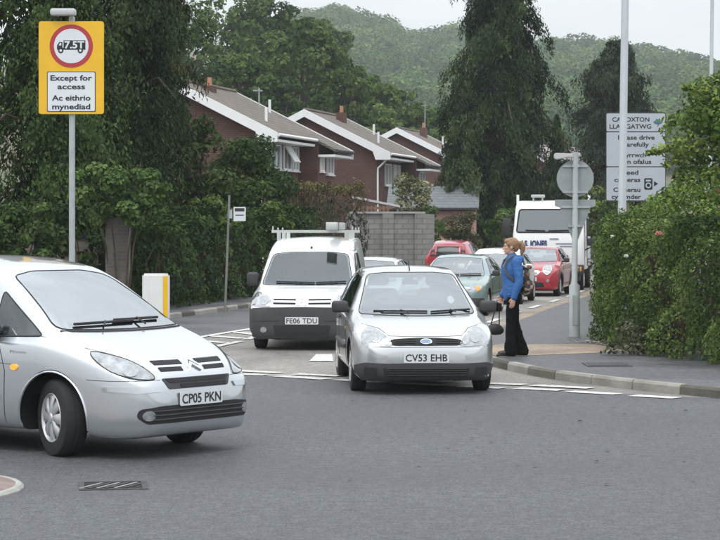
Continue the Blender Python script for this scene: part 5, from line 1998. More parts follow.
for s, d in ((-1, 'right_side'), (1, 'left_side')):
    patch('side_repeater', sk, corners([(.52, .70), (.60, .70), (.60, .735), (.52, .735)], .01), d, M['amber'], t, off=.008)
    strip('door_gap', sk, [(.50, .28), (.47, .6), (.55, .90)], d, M['seal'], t, w=.008, off=0)
    strip('door_gap', sk, [(1.76, .28), (1.78, .98)], d, M['seal'], t, w=.008, off=0)
    patch('door_handle', sk, corners([(1.5, .80), (1.68, .80), (1.68, .84), (1.5, .84)], .015), d, M['plastic'], t, off=.018)
    strip('side_moulding', sk, [(.5, .5), (2.1, .52)], d, M['plastic'], t, w=.05, off=.004)

# ------------------------------------------------------------------ white van
sp = dict(
    zt=[(-.78, .60), (-.77, .69), (-.74, .75), (-.66, .805), (-.45, .875), (-.1, .945), (.15, .99), (.3, 1.07), (.6, 1.29), (.9, 1.50), (1.08, 1.605), (1.3, 1.675), (1.7, 1.735), (2.4, 1.77), (3.0, 1.775), (3.2, 1.75), (3.28, 1.6), (3.32, 1.2), (3.33, .6)],
    zs=[(-.78, .56), (-.74, .66), (-.6, .75), (-.2, .84), (.2, .92), (1, .98), (3.2, 1.0), (3.33, .55)],
    w=[(-.78, .62), (-.774, .69), (-.755, .745), (-.72, .785), (-.64, .82), (-.45, .845), (0, .86), (2.8, .86), (3.2, .84), (3.33, .8)],
    wr=[(-.78, .5), (-.5, .66), (.15, .73), (.6, .72), (1.1, .675), (1.6, .66), (3.0, .67), (3.3, .66)],
    zb=[(-.78, .30), (-.76, .22), (-.7, .18), (-.4, .18), (0, .2), (3.0, .22), (3.33, .3)],
    cabin=(0.28, 2.2), floor=.5, seat=(1.32, 1.0), dash=(.66, .87, 1.3), mirror_pos=(1.0, 1.40))
ws_ = corners([(-.735, 1.005), (-.3, .995), (.3, .995), (.735, 1.005), (.615, 1.49), (.3, 1.525), (-.3, 1.525), (-.615, 1.49)], 0.06)
sw_ = corners([(.42, 1.04), (1.05, 1.49), (1.62, 1.50), (1.62, 1.02)], .05)
sp['windows'] = [('windscreen', 'front', ws_, (-1.5, 1.45)), ('side_window', 'right_side', sw_, (-1.2, -.4)), ('side_window', 'left_side', sw_, (.4, 1.2))]
M['glass_van'] = glass_mat('van_windscreen', (0.45, 0.51, 0.52), 0.10)
sp['glass'] = 'glass_van'
t, sk, _ = make_car('van', 'white panel van with black bumper and a roof rack waiting behind the silver hatchback', (-.86, 33.5, 0), R(-3.5), sp, M['white_van'], (2.69, .305, .19, 1.44, .36), cat='van')
bp_ = patch('bumper', sk, corners([(-.855, .19), (-.855, .655), (-.6, .675), (0, .682), (.6, .675), (.855, .655), (.855, .19)], .03), 'front', M['plastic_grey'], t, off=.012, res=.05)
patch('intake', sk, corners([(-.42, .25), (-.45, .40), (.45, .40), (.42, .25)], .03), 'front', M['slot'], bp_, off=.017)
strip('bumper_crease', sk, [(-.8, .46), (-.35, .47)], 'front', M['slot'], bp_, w=.012, off=.012)
strip('bumper_crease', sk, [(.35, .47), (.8, .46)], 'front', M['slot'], bp_, w=.012, off=.012)
for s in (-1, 1):
    q = patch('fog_lamp', sk, oval(s * .60, .33, .05, .045, 18), 'front', M['lens'], bp_, off=.017)
hl = smooth_loop([(-.49, .70), (-.495, .80), (-.60, .865), (-.74, .90), (-.80, .84), (-.82, .75), (-.80, .70), (-.65, .69)], 5)
for q in sym(t, 'headlight', sk, hl, 'front', M['lens'], off=.006, res=.03):
    s = 1 if q.data.vertices[0].co.x > 0 else -1
    patch('reflector', sk, oval(s * .60, .775, .065, .065), 'front', M['reflector'], q, off=.012, res=.03)
    patch('indicator_lens', sk, corners([(s * .735, .715), (s * .735, .87), (s * .79, .84), (s * .79, .715)], .02), 'front', M['lens'], q, off=.012)
for z in (.735, .79):
    strip('grille_bar', sk, [(-.45, z + .004), (-.1, z)], 'front', M['slot'], t, w=.034, off=.002)
    strip('grille_bar', sk, [(.1, z), (.45, z + .004)], 'front', M['slot'], t, w=.034, off=.002)


def chevrons(t, skin, cx, cz, w, h, m, d='front'):
    """badge of two stacked chevrons"""
    c = bpy.data.objects.new('chevron_badge', None)
    COL.objects.link(c)
    c.parent = t
    for dz in (0, h * 0.48):
        patch('chevron', skin, [(cx - w, cz - h * .5 + dz), (cx, cz + h * .18 + dz), (cx + w, cz - h * .5 + dz), (cx + w, cz - h * .78 + dz), (cx, cz - h * .12 + dz), (cx - w, cz - h * .78 + dz)], d, m, c, off=.016, res=.03)


chevrons(t, sk, 0, .765, .075, .085, M['chrome'])
plate(t, sk, 'FE06 TDU', .47)
wiper(t, sk, (-.50, 1.035), (.12, 1.02), (-.05, .99))
wiper(t, sk, (.14, 1.02), (.62, 1.04), (.55, .985))
strip('bonnet_gap', sk, [(-.80, .92), (-.70, .885), (-.55, .855), (-.48, .82), (0, .82), (.48, .82), (.55, .855), (.70, .885), (.80, .92)], 'front', M['seal'], t, w=.006, off=0)
door_mirror(t, -.82, .55, 1.09, M['plastic'], -1, (.19, .12, .22))
door_mirror(t, .82, .55, 1.09, M['plastic'], 1, (.19, .12, .22))
patch('washer_jet', sk, oval(0, 1.59, .018, .018, 12), 'front', M['seal'], t, off=.012)
for s, d in ((-1, 'right_side'), (1, 'left_side')):
    strip('door_gap', sk, [(.36, .30), (.36, .98), (1.0, 1.54), (1.68, 1.56), (1.7, .3)], d, M['seal'], t, w=.009, off=0)
    strip('side_moulding', sk, [(.45, .52), (2.2, .54)], d, M['plastic_grey'], t, w=.10, off=0)
rk = bpy.data.objects.new('roof_rack', None)
COL.objects.link(rk)
rk.parent = t
M['rack'] = mat('rack_alloy', (0.5, 0.52, 0.5), 0.5, metal=0.3, var=.1)
for y in (1.25, 2.1, 2.9):
    box('crossbar', (0, y, 1.86), (1.36, .04, .045), M['rack'], rk)
    for s in (-1, 1):
        box('foot', (s * .56, y, 1.775), (.06, .06, .13), M['rack'], rk)
        box('upright', (s * .66, y, 1.905), (.024, .024, .08 if y < 2 else .04), M['rack'], rk)
tt = thing('pipe_carrier', 'square grey pipe tube strapped lengthways along the roof rack of the white van', 'tube carrier', tuple(Vector((-.86, 33.5, 0)) + Matrix.Rotation(R(-3.5), 3, 'Z') @ Vector((.34, 2.0, 1.886))), R(-3.5))
box('tube', (0, 0, .062), (.18, 2.2, .12), M['lead'], tt, bev=.015)
box('end_cap', (0, -1.11, .062), (.185, .03, .125), M['rack'], tt, bev=.01)
for y in (-.75, .9):
    box('strap', (0, y, .062), (.192, .04, .13), M['plastic'], tt)

# ------------------------------------------------------------------ silver people carrier, left
sp = dict(
    zt=[(-.88, .50), (-.865, .60), (-.83, .69), (-.76, .77), (-.6, .86), (-.35, .955), (-.05, 1.045), (.1, 1.10), (.35, 1.26), (.7, 1.47), (1.0, 1.59), (1.25, 1.63), (1.6, 1.665), (2.2, 1.66), (2.8, 1.57), (3.1, 1.45), (3.28, 1.2), (3.36, .9), (3.39, .55)],
    zs=[(-.88, .46), (-.83, .60), (-.7, .69), (-.45, .80), (-.1, .90), (.3, .96), (1.2, .98), (2.6, 1.02), (3.2, 1.0), (3.39, .5)],
    w=[(-.88, .40), (-.872, .50), (-.855, .58), (-.82, .65), (-.76, .71), (-.65, .775), (-.48, .83), (-.25, .86), (0, .87), (1, .876), (2.6, .876), (3.0, .85), (3.25, .78), (3.39, .62)],
    wr=[(-.88, .3), (-.7, .5), (-.4, .62), (0, .69), (.4, .69), (.8, .65), (1.2, .61), (2.2, .60), (3.0, .55), (3.39, .4)],
    zb=[(-.88, .32), (-.86, .24), (-.80, .19), (-.55, .17), (0, .2), (2.8, .2), (3.2, .25), (3.39, .34)],
    cabin=(0.06, 3.0), floor=.5, seat=(1.3, .98), dash=(.52, .90, 1.25), mirror_pos=(.95, 1.42))
ws_ = corners([(-.72, 1.055), (-.4, 1.045), (0, 1.04), (.4, 1.045), (.72, 1.055), (.555, 1.49), (.3, 1.53), (-.3, 1.53), (-.555, 1.49)], 0.06)
q1 = corners([(.17, 1.0), (.75, 1.375), (.75, .985)], .05)
q2 = corners([(.82, .99), (.82, 1.395), (1.15, 1.51), (1.7, 1.53), (1.72, 1.0)], .05)
q3 = corners([(1.82, 1.01), (1.82, 1.53), (2.55, 1.46), (2.6, 1.04)], .05)
sp['windows'] = [('windscreen', 'front', ws_, (-1.5, 1.5))]
for q in (q1, q2, q3):
    sp['windows'] += [('side_window', 'right_side', q, (-1.2, -.4)), ('side_window', 'left_side', q, (.4, 1.2))]
M['glass_mpv'] = glass_mat('bright_windscreen', (0.66, 0.72, 0.74), 0.42)
sp['glass'] = 'glass_mpv'
mpv_loc, mpv_rz = Vector((-2.035, 18.15, 0)), R(52)
t, sk, _ = make_car('people_carrier', 'silver people carrier turning right across the junction at left', mpv_loc, mpv_rz, sp, M['silver_blue'], (2.76, .325, .215, 1.47, .395), steer=R(-21), wheel_style=8)
hl3 = smooth_loop([(-.47, -.80, .665), (-.50, -.72, .745), (-.60, -.62, .82), (-.71, -.50, .865), (-.775, -.38, .885), (-.795, -.44, .82), (-.75, -.57, .73), (-.64, -.72, .672)], 5)
for q in sym(t, 'headlight', sk, hl3, (.62, .78, 0), M['lens'], off=.006, res=.03):
    s = 1 if q.data.vertices[0].co.x > 0 else -1
    patch('reflector', sk, [(s * (-.62 + .05 * math.cos(a)) * -1, -.66 - .05 * math.cos(a), .735 + .05 * math.sin(a)) for a in np.linspace(0, 6.283, 19)[:-1]], (-s * .62, .78, 0), M['reflector'], q, off=.012, res=.03)
    strip('lamp_bezel', sk, [(s * p[0] * -1, p[1], p[2]) for p in hl3[::2]], (-s * .62, .78, 0), M['plastic_grey'], q, w=.008, off=.006, closed=True)
for s in (-1, 1):      # two bars each side run into the badge
    for (z, a, b) in ((.785, .09, .42), (.732, .13, .40)):
        ol = [(s * a, z + .014), (s * b, z + .016), (s * (b - .01), z - .012), (s * a, z - .015)]
        patch('grille_slot', sk, ol if s > 0 else ol[::-1], 'front', M['slot'], t, off=.004, res=.03)
        strip('grille_trim', sk, [(s * a, z + .019), (s * b, z + .021)], 'front', M['chrome'], t, w=.009, off=.004)
chevrons(t, sk, 0, .765, .075, .075, M['chrome'])
u_ = patch('upper_intake', sk, corners([(-.36, .575), (-.42, .665), (.42, .665), (.36, .575)], .02), 'front', M['plastic_grey'], t, off=.005)
patch('intake_gap', sk, corners([(-.34, .628), (-.385, .658), (.385, .658), (.34, .628)], .01), 'front', M['slot'], u_, off=.010)
patch('intake_gap', sk, corners([(-.22, .582), (-.23, .615), (.34, .615), (.33, .582)], .01), 'front', M['slot'], u_, off=.010)
lo = patch('lower_intake', sk, corners([(-.60, .30), (-.68, .36), (-.66, .425), (-.45, .445), (.45, .445), (.66, .425), (.68, .36), (.60, .30)], .03), 'front', M['slot'], t, off=.005)
for z in (.335, .37, .405):
    strip('intake_slat', sk, [(-.55, z), (.55, z)], 'front', M['plastic_grey'], lo, w=.012, off=.012)
for s in (-1, 1):
    patch('fog_lamp', sk, oval(s * .585, .37, .055, .042, 18), 'front', M['lens'], lo, off=.012)
for s, dd in ((-1, (.62, .78, 0)), (1, (-.62, .78, 0))):
    ol = [(s * .42, -.84, .60), (s * .62, -.74, .605), (s * .80, -.52, .61), (s * .80, -.52, .575), (s * .62, -.74, .555), (s * .44, -.84, .56)]
    patch('bumper_rub_strip', sk, ol, dd, M['silver_blue'], t, off=.014, res=.04)
    strip('bumper_gap', sk, [(s * .44, -.84, .655), (s * .62, -.72, .655), (s * .76, -.58, .655), (s * .85, -.40, .66)], dd, M['seal'], t, w=.006, off=0)
plate(t, sk, 'CP05 PKN', .49)
wiper(t, sk, (-.55, 1.075), (.16, 1.085), (-.30, 1.045))
wiper(t, sk, (-.05, 1.095), (.52, 1.10), (.20, 1.045))
strip('scuttle', sk, [(-.72, 1.042), (-.4, 1.032), (0, 1.027), (.4, 1.032), (.72, 1.042)], 'front', M['plastic'], t, w=.022, off=.0)
strip('bonnet_gap', sk, [(-.80, 1.0), (-.74, .91), (-.62, .845), (-.52, .76)], 'front', M['seal'], t, w=.006, off=0)
strip('bonnet_gap', sk, [(.80, 1.0), (.74, .91), (.62, .845), (.52, .76)], 'front', M['seal'], t, w=.006, off=0)
M['amber_lit'] = mat('lit_indicator', (0.9, 0.4, 0.05), 0.2, coat=.5)
nb = M['amber_lit'].node_tree.nodes['Principled BSDF']
nb.inputs['Emission Color'].default_value = (1.0, .45, .05, 1)
nb.inputs['Emission Strength'].default_value = 0.35
for s, d in ((-1, 'right_side'), (1, 'left_side')):
    patch('side_repeater', sk, oval(.44, .735, .042, .026, 18), d, M['amber_lit'], t, off=.012, res=.03)
    strip('door_gap', sk, [(.57, .26), (.56, .70), (.66, .98)], d, M['seal'], t, w=.008, off=0)
    strip('door_gap', sk, [(1.76, .26), (1.77, 1.0)], d, M['seal'], t, w=.008, off=0)
    strip('wing_crease', sk, [(.44, .755), (.70, .765), (1.7, .78)], d, M['seal'], t, w=.005, off=0)
    strip('side_moulding', sk, [(.62, .48), (2.3, .50)], d, M['silver_blue'], t, w=.05, off=.002)
    patch('door_handle', sk, corners([(1.5, .84), (1.68, .84), (1.68, .88), (1.5, .88)], .015), d, M['silver_blue'], t, off=.018)
    strip('arch_lip', sk, [(.392 * math.cos(a), .322 + .392 * math.sin(a)) for a in np.linspace(R(-12), R(192), 28)], d, M['silver_blue'], t, w=.022, off=.0)
    q, nn = sk.hit((0, .28, .87), DIRS[d])
    lettering('model_script', 'Picasso', .024, M['chrome'], t, (q.x + s * .006, .40, .865), rot=(R(90), 0, R(90) * s), width=.19, thick=.001)
door_mirror(t, -.86, .70, 1.06, M['silver_blue'], -1, (.22, .13, .17))
door_mirror(t, .86, .70, 1.06, M['silver_blue'], 1, (.22, .13, .17))

# ------------------------------------------------------------------ cars queueing behind
small = dict(
    zt=[(-.76, .50), (-.74, .60), (-.68, .68), (-.5, .745), (-.2, .80), (.1, .845), (.35, .90), (.6, 1.06), (.9, 1.22), (1.1, 1.29), (1.4, 1.33), (1.9, 1.335), (2.4, 1.30), (2.8, 1.22), (2.95, 1.05), (3.03, .85), (3.06, .5)],
    zs=[(-.76, .46), (-.68, .60), (-.4, .70), (0, .77), (.4, .84), (1.2, .88), (2.5, .92), (2.95, .88), (3.06, .45)],
    w=[(-.76, .42), (-.745, .55), (-.71, .65), (-.62, .74), (-.4, .80), (0, .815), (2.3, .815), (2.8, .77), (3.06, .6)],
    wr=[(-.76, .36), (-.5, .58), (.35, .66), (.8, .6), (1.2, .545), (2.2, .53), (3.06, .4)],
    zb=[(-.76, .30), (-.73, .22), (-.5, .18), (2.8, .2), (3.06, .3)],
    cabin=(0.44, 2.75), floor=.4, seat=(1.3, .78), dash=(.68, .74, 1.15), mirror_pos=(1.02, 1.17), glass='glass_hatch')
ws_ = corners([(-.66, .865), (0, .845), (.66, .865), (.515, 1.235), (0, 1.265), (-.515, 1.235)], .04)
sw_ = corners([(.60, .89), (1.12, 1.22), (1.66, 1.25), (1.66, .92)], .04)
sr_ = corners([(1.74, .93), (1.74, 1.25), (2.3, 1.22), (2.5, .96)], .04)
small['windows'] = [('windscreen', 'front', ws_, (-1.5, 1.5)), ('side_window', 'right_side', sw_, (-1.2, -.3)), ('side_window', 'left_side', sw_, (.3, 1.2)), ('side_window', 'right_side', sr_, (-1.2, -.3)), ('side_window', 'left_side', sr_, (.3, 1.2)),
                    ('rear_window', 'rear', corners([(-.48, .95), (.48, .95), (.42, 1.17), (-.42, 1.17)], .04), (2.4, 3.6))]
RQ = R(-11)
t, sk, _ = make_car('hatchback', 'old green-blue hatchback with oval headlamps queueing behind the silver hatchback', (2.05, 46.3, 0), RQ, small, M['teal'], (2.446, .28, .165, 1.42, .33), wheel_style=7)
for q in sym(t, 'headlight', sk, smooth_loop([(-.38, .60), (-.46, .68), (-.60, .70), (-.71, .65), (-.70, .56), (-.58, .52), (-.45, .535)], 4), 'front', M['lens'], off=.006, res=.03):
    s = 1 if q.data.vertices[0].co.x > 0 else -1
    patch('indicator_lens', sk, oval(s * .65, .61, .045, .055, 16), 'front', M['amber'], q, off=.012, res=.03)
g = patch('grille', sk, oval(0, .555, .26, .06, 28), 'front', M['slot'], t, off=.006, res=.03)
patch('badge', sk, oval(0, .60, .06, .027, 18), 'front', M['badge_blue'], t, off=.014, res=.03)
lb = patch('lower_bumper', sk, corners([(-.76, .20), (-.77, .40), (.77, .40), (.76, .20)], .03), 'front', M['plastic_grey'], t, off=.008)
patch('intake', sk, corners([(-.35, .24), (-.35, .33), (.35, .33), (.35, .24)], .02), 'front', M['slot'], lb, off=.013)
plate(t, sk, None, .43)
wiper(t, sk, (-.5, .885), (.1, .875), (-.2, .865))
wiper(t, sk, (.12, .875), (.58, .89), (.3, .865))
door_mirror(t, -.79, .66, .92, M['plastic'], -1, (.17, .1, .13))
door_mirror(t, .79, .66, .92, M['plastic'], 1, (.17, .1, .13))
for s, d in ((-1, 'right_side'), (1, 'left_side')):
    strip('door_gap', sk, [(.48, .26), (.5, .8)], d, M['seal'], t, w=.01, off=0)
    strip('door_gap', sk, [(1.70, .26), (1.70, .9)], d, M['seal'], t, w=.01, off=0)
    strip('side_moulding', sk, [(.4, .48), (2.1, .50)], d, M['plastic'], t, w=.05, off=.002)

t, sk, _ = make_car('saloon_car', 'white car queueing between the green-blue hatchback and the small red car', (3.35, 53.4, 0), RQ, {k: ([(y * 1.06, z * (1.06 if k in ('zt',) else 1)) for y, z in small[k]] if k in ('zt', 'zs', 'w', 'wr', 'zb') else small[k]) for k in small}, M['white_van'], (2.58, .29, .17, 1.43, .335))
for q in sym(t, 'headlight', sk, smooth_loop([(-.40, .58), (-.46, .66), (-.66, .69), (-.70, .60), (-.58, .56)], 4), 'front', M['lens'], off=.006, res=.03):
    pass
patch('grille', sk, corners([(-.30, .54), (-.30, .60), (.30, .60), (.30, .54)], .02), 'front', M['slot'], t, off=.006)
patch('intake', sk, corners([(-.45, .24), (-.45, .36), (.45, .36), (.45, .24)], .02), 'front', M['slot'], t, off=.006)
plate(t, sk, None, .44)
door_mirror(t, -.79, .66, .94, M['white_van'], -1, (.17, .1, .13))
door_mirror(t, .79, .66, .94, M['white_van'], 1, (.17, .1, .13))
for d in ('right_side', 'left_side'):
    strip('door_gap', sk, [(.48, .26), (.5, .8)], d, M['seal'], t, w=.01, off=0)

t, sk, _ = make_car('hatchback', 'grey hatchback of which only the roof shows between the van and the silver hatchback', (.02, 41.5, 0), R(-9), dict(small), M['silver_blue'], (2.446, .28, .165, 1.42, .33))
sym(t, 'headlight', sk, smooth_loop([(-.38, .60), (-.46, .68), (-.60, .70), (-.71, .65), (-.70, .56), (-.58, .52), (-.45, .535)], 4), 'front', M['lens'], off=.006, res=.04)
patch('grille', sk, oval(0, .555, .26, .06, 28), 'front', M['slot'], t, off=.006, res=.04)
plate(t, sk, None, .43)
door_mirror(t, -.79, .66, .92, M['plastic'], -1, (.17, .1, .13))
door_mirror(t, .79, .66, .92, M['plastic'], 1, (.17, .1, .13))

# small red car with round lamps
mini = dict(
    zt=[(-.70, .52), (-.685, .62), (-.65, .72), (-.56, .80), (-.3, .88), (0, .93), (.3, .97), (.45, 1.01), (.7, 1.18), (.95, 1.33), (1.1, 1.375), (1.5, 1.405), (2.2, 1.395), (2.55, 1.33), (2.75, 1.1), (2.85, .85), (2.9, .5)],
    zs=[(-.70, .48), (-.64, .66), (-.5, .74), (-.2, .82), (.3, .90), (1.2, .93), (2.4, .95), (2.8, .85), (2.9, .45)],
    w=[(-.70, .50), (-.69, .60), (-.66, .68), (-.58, .76), (-.4, .82), (0, .845), (2.3, .845), (2.7, .79), (2.9, .66)],
    wr=[(-.70, .4), (-.5, .58), (.3, .68), (.7, .66), (1.1, .60), (2.2, .58), (2.9, .45)],
    zb=[(-.70, .30), (-.67, .22), (-.5, .18), (2.5, .2), (2.9, .3)],
    cabin=(0.5, 2.6), floor=.45, seat=(1.3, .85), dash=(.75, .85, 1.2), mirror_pos=(1.0, 1.26), glass='glass_hatch')
ws_ = corners([(-.68, .985), (0, .965), (.68, .985), (.575, 1.315), (0, 1.335), (-.575, 1.315)], .04)
sw_ = corners([(.66, .95), (1.05, 1.30), (1.7, 1.33), (1.7, .97)], .03)
sr_ = corners([(1.76, .97), (1.76, 1.33), (2.4, 1.29), (2.5, 1.0)], .03)
mini['windows'] = [('windscreen', 'front', ws_, (-1.5, 1.5)), ('side_window', 'right_side', sw_, (-1.2, -.3)), ('side_window', 'left_side', sw_, (.3, 1.2)), ('side_window', 'right_side', sr_, (-1.2, -.3)), ('side_window', 'left_side', sr_, (.3, 1.2)),
                   ('rear_window', 'rear', corners([(-.48, 1.05), (.48, 1.05), (.44, 1.27), (-.44, 1.27)], .04), (2.2, 3.4))]
t, sk, _ = make_car('small_car', 'small red car with round headlamps waiting in front of the white truck', (4.88, 59.7, 0), R(-12.5), mini, M['red_car'], (2.467, .30, .185, 1.46, .345), wheel_style=6)
for q in sym(t, 'headlight', sk, oval(-.52, .755, .115, .125, 24), 'front', M['lens'], off=.012, res=.03):
    s = 1 if q.data.vertices[0].co.x > 0 else -1
    strip('bezel', sk, oval(s * .52, .755, .118, .128, 24), 'front', M['chrome'], q, w=.022, off=.012, closed=True)
g = patch('grille', sk, corners([(-.24, .60), (-.33, .68), (-.28, .725), (.28, .725), (.33, .68), (.24, .60)], .02), 'front', M['chrome'], t, off=.006, res=.03)
for z in (.63, .66, .69):
    strip('grille_bar', sk, [(-.25, z), (.25, z)], 'front', M['slot'], g, w=.014, off=.012)
bg_ = patch('badge', sk, oval(0, .775, .055, .04, 18), 'front', M['chrome'], t, off=.012, res=.03)
patch('intake', sk, corners([(-.45, .27), (-.42, .40), (.42, .40), (.45, .27)], .03), 'front', M['slot'], t, off=.006)
plate(t, sk, None, .49, w=.48)
for s in (-1, 1):
    patch('fog_lamp', sk, oval(s * .55, .45, .05, .045, 14), 'front', M['lens'], t, off=.01)
door_mirror(t, -.82, .72, 1.01, M['plastic'], -1, (.17, .1, .13))
door_mirror(t, .82, .72, 1.01, M['plastic'], 1, (.17, .1, .13))
for s, d in ((-1, 'right_side'), (1, 'left_side')):
    strip('door_gap', sk, [(.56, .28), (.55, .9)], d, M['seal'], t, w=.01, off=0)
    strip('arch_trim', sk, [(y0 + .37 * math.cos(a), .31 + .37 * math.sin(a)) for y0 in (0,) for a in np.linspace(R(-10), R(190), 20)], d, M['plastic'], t, w=.05, off=.0)
    strip('arch_trim', sk, [(2.467 + .37 * math.cos(a), .31 + .37 * math.sin(a)) for a in np.linspace(R(-10), R(190), 20)], d, M['plastic'], t, w=.05, off=.0)
patch('roof_sky_reflection', sk, [(-.54, 1.22, 1.4), (.54, 1.22, 1.4), (.52, 2.3, 1.4), (-.52, 2.3, 1.4)], (0, .02, -1), M['lead'], t, off=.006, res=.12)  # sky reflected on the roof, put in as a pale grey panel

# red hatchback seen from behind on the far side
tall = {k: ([(y, z * (1.15 if k == 'zt' else 1.08 if k == 'zs' else 1.03)) for y, z in small[k]] if k in ('zt', 'zs', 'w', 'wr') else small[k]) for k in small}
tall['windows'] = [('windscreen', 'front', scaled([(p[0], p[1] * 1.13) for p in ws_], 0.9), (-1.5, 1.5)),
                   ('rear_window', 'rear', corners([(-.60, 1.00), (.60, 1.00), (.52, 1.40), (-.52, 1.40)], .07), (2.2, 3.6)),
                   ('side_window', 'right_side', corners([(.75, 1.0), (1.2, 1.38), (2.3, 1.38), (2.4, 1.03)], .04), (-1.2, -.3)), ('side_window', 'left_side', corners([(.75, 1.0), (1.2, 1.38), (2.3, 1.38), (2.4, 1.03)], .04), (.3, 1.2))]
M['rear_glass'] = mat('dark_rear_glass', (.03, .035, .04), .1, spec=.35)
tall['glass_side'] = tall['glass'] = 'rear_glass'
c_, s_ = math.cos(R(169)), math.sin(R(169))
t, sk, _ = make_car('hatchback', 'red hatchback seen from behind near the block wall', (3.0 + s_ * 2.45 * 1.0, 70 + 2.45, 0), R(169), tall, M['red_hatch'], (2.446, .285, .17, 1.44, .335), interior=False)
for q in sym(t, 'tail_light', sk, corners([(-.72, .78), (-.72, 1.06), (-.62, 1.06), (-.60, .78)], .03), 'rear', M['redlens'], off=.008):
    pass
patch('rear_bumper', sk, corners([(-.78, .28), (-.78, .5), (.78, .5), (.78, .28)], .03), 'rear', M['plastic'], t, off=.01)
strip('rear_wiper', sk, [(-.02, 1.06), (.36, 1.12)], 'rear', M['seal'], t, w=.02, off=.02)
plate(t, sk, None, .72, d='rear')
door_mirror(t, -.80, .66, 1.02, M['plastic'], -1, (.17, .1, .13))
door_mirror(t, .80, .66, 1.02, M['plastic'], 1, (.17, .1, .13))

# ------------------------------------------------------------------ white truck
t = thing('truck', 'white flat-fronted truck with blue lettering queueing behind the small red car', 'truck', (5.92, 65.2, 0), R(-10))
hw = 1.10
prof = [(-.92, .62), (-.95, .80), (-.955, 1.05), (-.93, 1.45), (-.87, 1.72), (-.60, 2.52), (-.50, 2.66), (-.34, 2.74), (.2, 2.79), (.75, 2.78), (.86, 2.70), (.88, 2.5), (.88, .62)]
bm = bmesh.new()
bm_prism(bm, prof, -hw, hw, ((0, 0, 0), (0, 1, 0), (0, 0, 1), (1, 0, 0)))
bmesh.ops.recalc_face_normals(bm, faces=bm.faces)
es = [e for e in bm.edges if abs(abs(e.verts[0].co.x) - hw) < 1e-4 and abs(abs(e.verts[1].co.x) - hw) < 1e-4 and abs(e.verts[0].co.x - e.verts[1].co.x) < 1e-4]
bmesh.ops.bevel(bm, geom=es, offset=.11, segments=5, affect='EDGES', profile=.5)
for v_ in bm.verts:                                  # cab leans in a little above the waist
    if v_.co.z > 1.7:
        v_.co.x *= 1 - .06 * (v_.co.z - 1.7)
bmesh.ops.triangulate(bm, faces=bm.faces)
cab = from_bm('cab', bm, M['white_van'], t, smooth=True, angle=28)
sk = Skin([v_.co.copy() for v_ in cab.data.vertices], [tuple(p.vertices) for p in cab.data.polygons])
wsx = corners([(-.98, 1.80), (.98, 1.80), (.91, 2.50), (-.91, 2.50)], .08)
w = patch('windscreen', sk, wsx, 'front', M['glass_truck'], t, off=.006, res=.12)
strip('seal', sk, wsx, 'front', M['seal'], w, w=.05, off=.006, closed=True)
for a, b in (((-.70, 1.86), (-.1, 1.84)), ((.0, 1.84), (.66, 1.86))):
    strip('wiper', sk, [a, b], 'front', M['seal'], t, w=.035, off=.03)
for d in ('left_side', 'right_side'):
    patch('side_window', sk, corners([(-.62, 1.66), (-.36, 2.45), (.42, 2.5), (.42, 1.66)], .08), d, M['glass_truck'], t, off=.006)
    strip('door_gap', sk, [(-.68, .75), (-.72, 1.5), (-.45, 2.52), (.5, 2.58), (.52, .75)], d, M['seal'], t, w=.015, off=0)
M['truck_blue'] = mat('sign_blue', (.03, .045, .17), .5)
M['truck_grey'] = mat('sign_grey_blue', (.3, .33, .42), .5)
lettering('company_lettering', 'J.S. JONES', .185, M['truck_blue'], t, (-.43, -.962, 1.42), rot=(R(90 - 4), 0, 0), width=.80, thick=.006, bold=.012)
for (x0, x1, z) in ((.24, .82, 1.45), (.36, .84, 1.37), (.05, .32, 1.60)):
    box('printed_line', ((x0 + x1) / 2, -.935 - (1.45 - z) * .08, z), (x1 - x0, .012, .035), M['truck_grey'], t)
g = patch('grille', sk, corners([(.25, .98), (.25, 1.10), (.62, 1.10), (.62, .98)], .03), 'front', M['slot'], t, off=.008)
for z in (1.02, 1.06):
    strip('grille_bar', sk, [(.27, z), (.6, z)], 'front', M['white_van'], g, w=.014, off=.014)
box('bumper', (0, -.93, .66), (2.2, .16, .30), M['plastic_grey'], t, bev=.04)
box('valance', (0, -.85, .42), (1.95, .2, .22), M['plastic'], t, bev=.03)
for s in (-1, 1):
    b = box('headlight', (s * .80, -1.005, .68), (.30, .03, .16), M['lens'], t, bev=.012)
    box('indicator_lens', (s * 1.0, -1.0, .68), (.06, .034, .14), M['amber'], b, bev=.01)
pl_ = box('number_plate', (.28, -1.02, .60), (.52, .012, .112), M['plate'], t)
ln = box('light_bar', (-.38, -.15, 2.92), (.42, .16, .09), M['lead'], t, bev=.02)
for x in (-.52, -.24):
    box('bracket', (x, -.15, 2.83), (.04, .08, .12), M['lead'], ln)
for s in (-1, 1):
    mr = bpy.data.objects.new('door_mirror', None)
    COL.objects.link(mr)
    mr.parent = t
    box('mirror_housing', (s * 1.30, -.62, 1.95), (.26, .12, .56), M['plastic'], mr, bev=.04)
    box('mirror_housing', (s * 1.30, -.62, 1.50), (.24, .12, .24), M['plastic'], mr, bev=.04)
    tube('mirror_arm', [(s * 1.05, -.55, 2.35), (s * 1.28, -.62, 2.3), (s * 1.31, -.62, 1.35), (s * 1.08, -.6, 1.25)], .026, M['plastic'], mr, 8)
ch = bpy.data.objects.new('chassis', None)
COL.objects.link(ch)
ch.parent = t
for s in (-1, 1):
    box('rail', (s * .38, 2.0, .66), (.09, 4.6, .2), M['plastic'], ch)
bed = bpy.data.objects.new('load_bed', None)
COL.objects.link(bed)
bed.parent = t
box('floor', (0, 2.65, .98), (2.08, 3.2, .12), M['plastic_grey'], bed)
box('headboard', (0, 1.06, 1.75), (2.08, .06, 1.5), M['white_van'], bed)
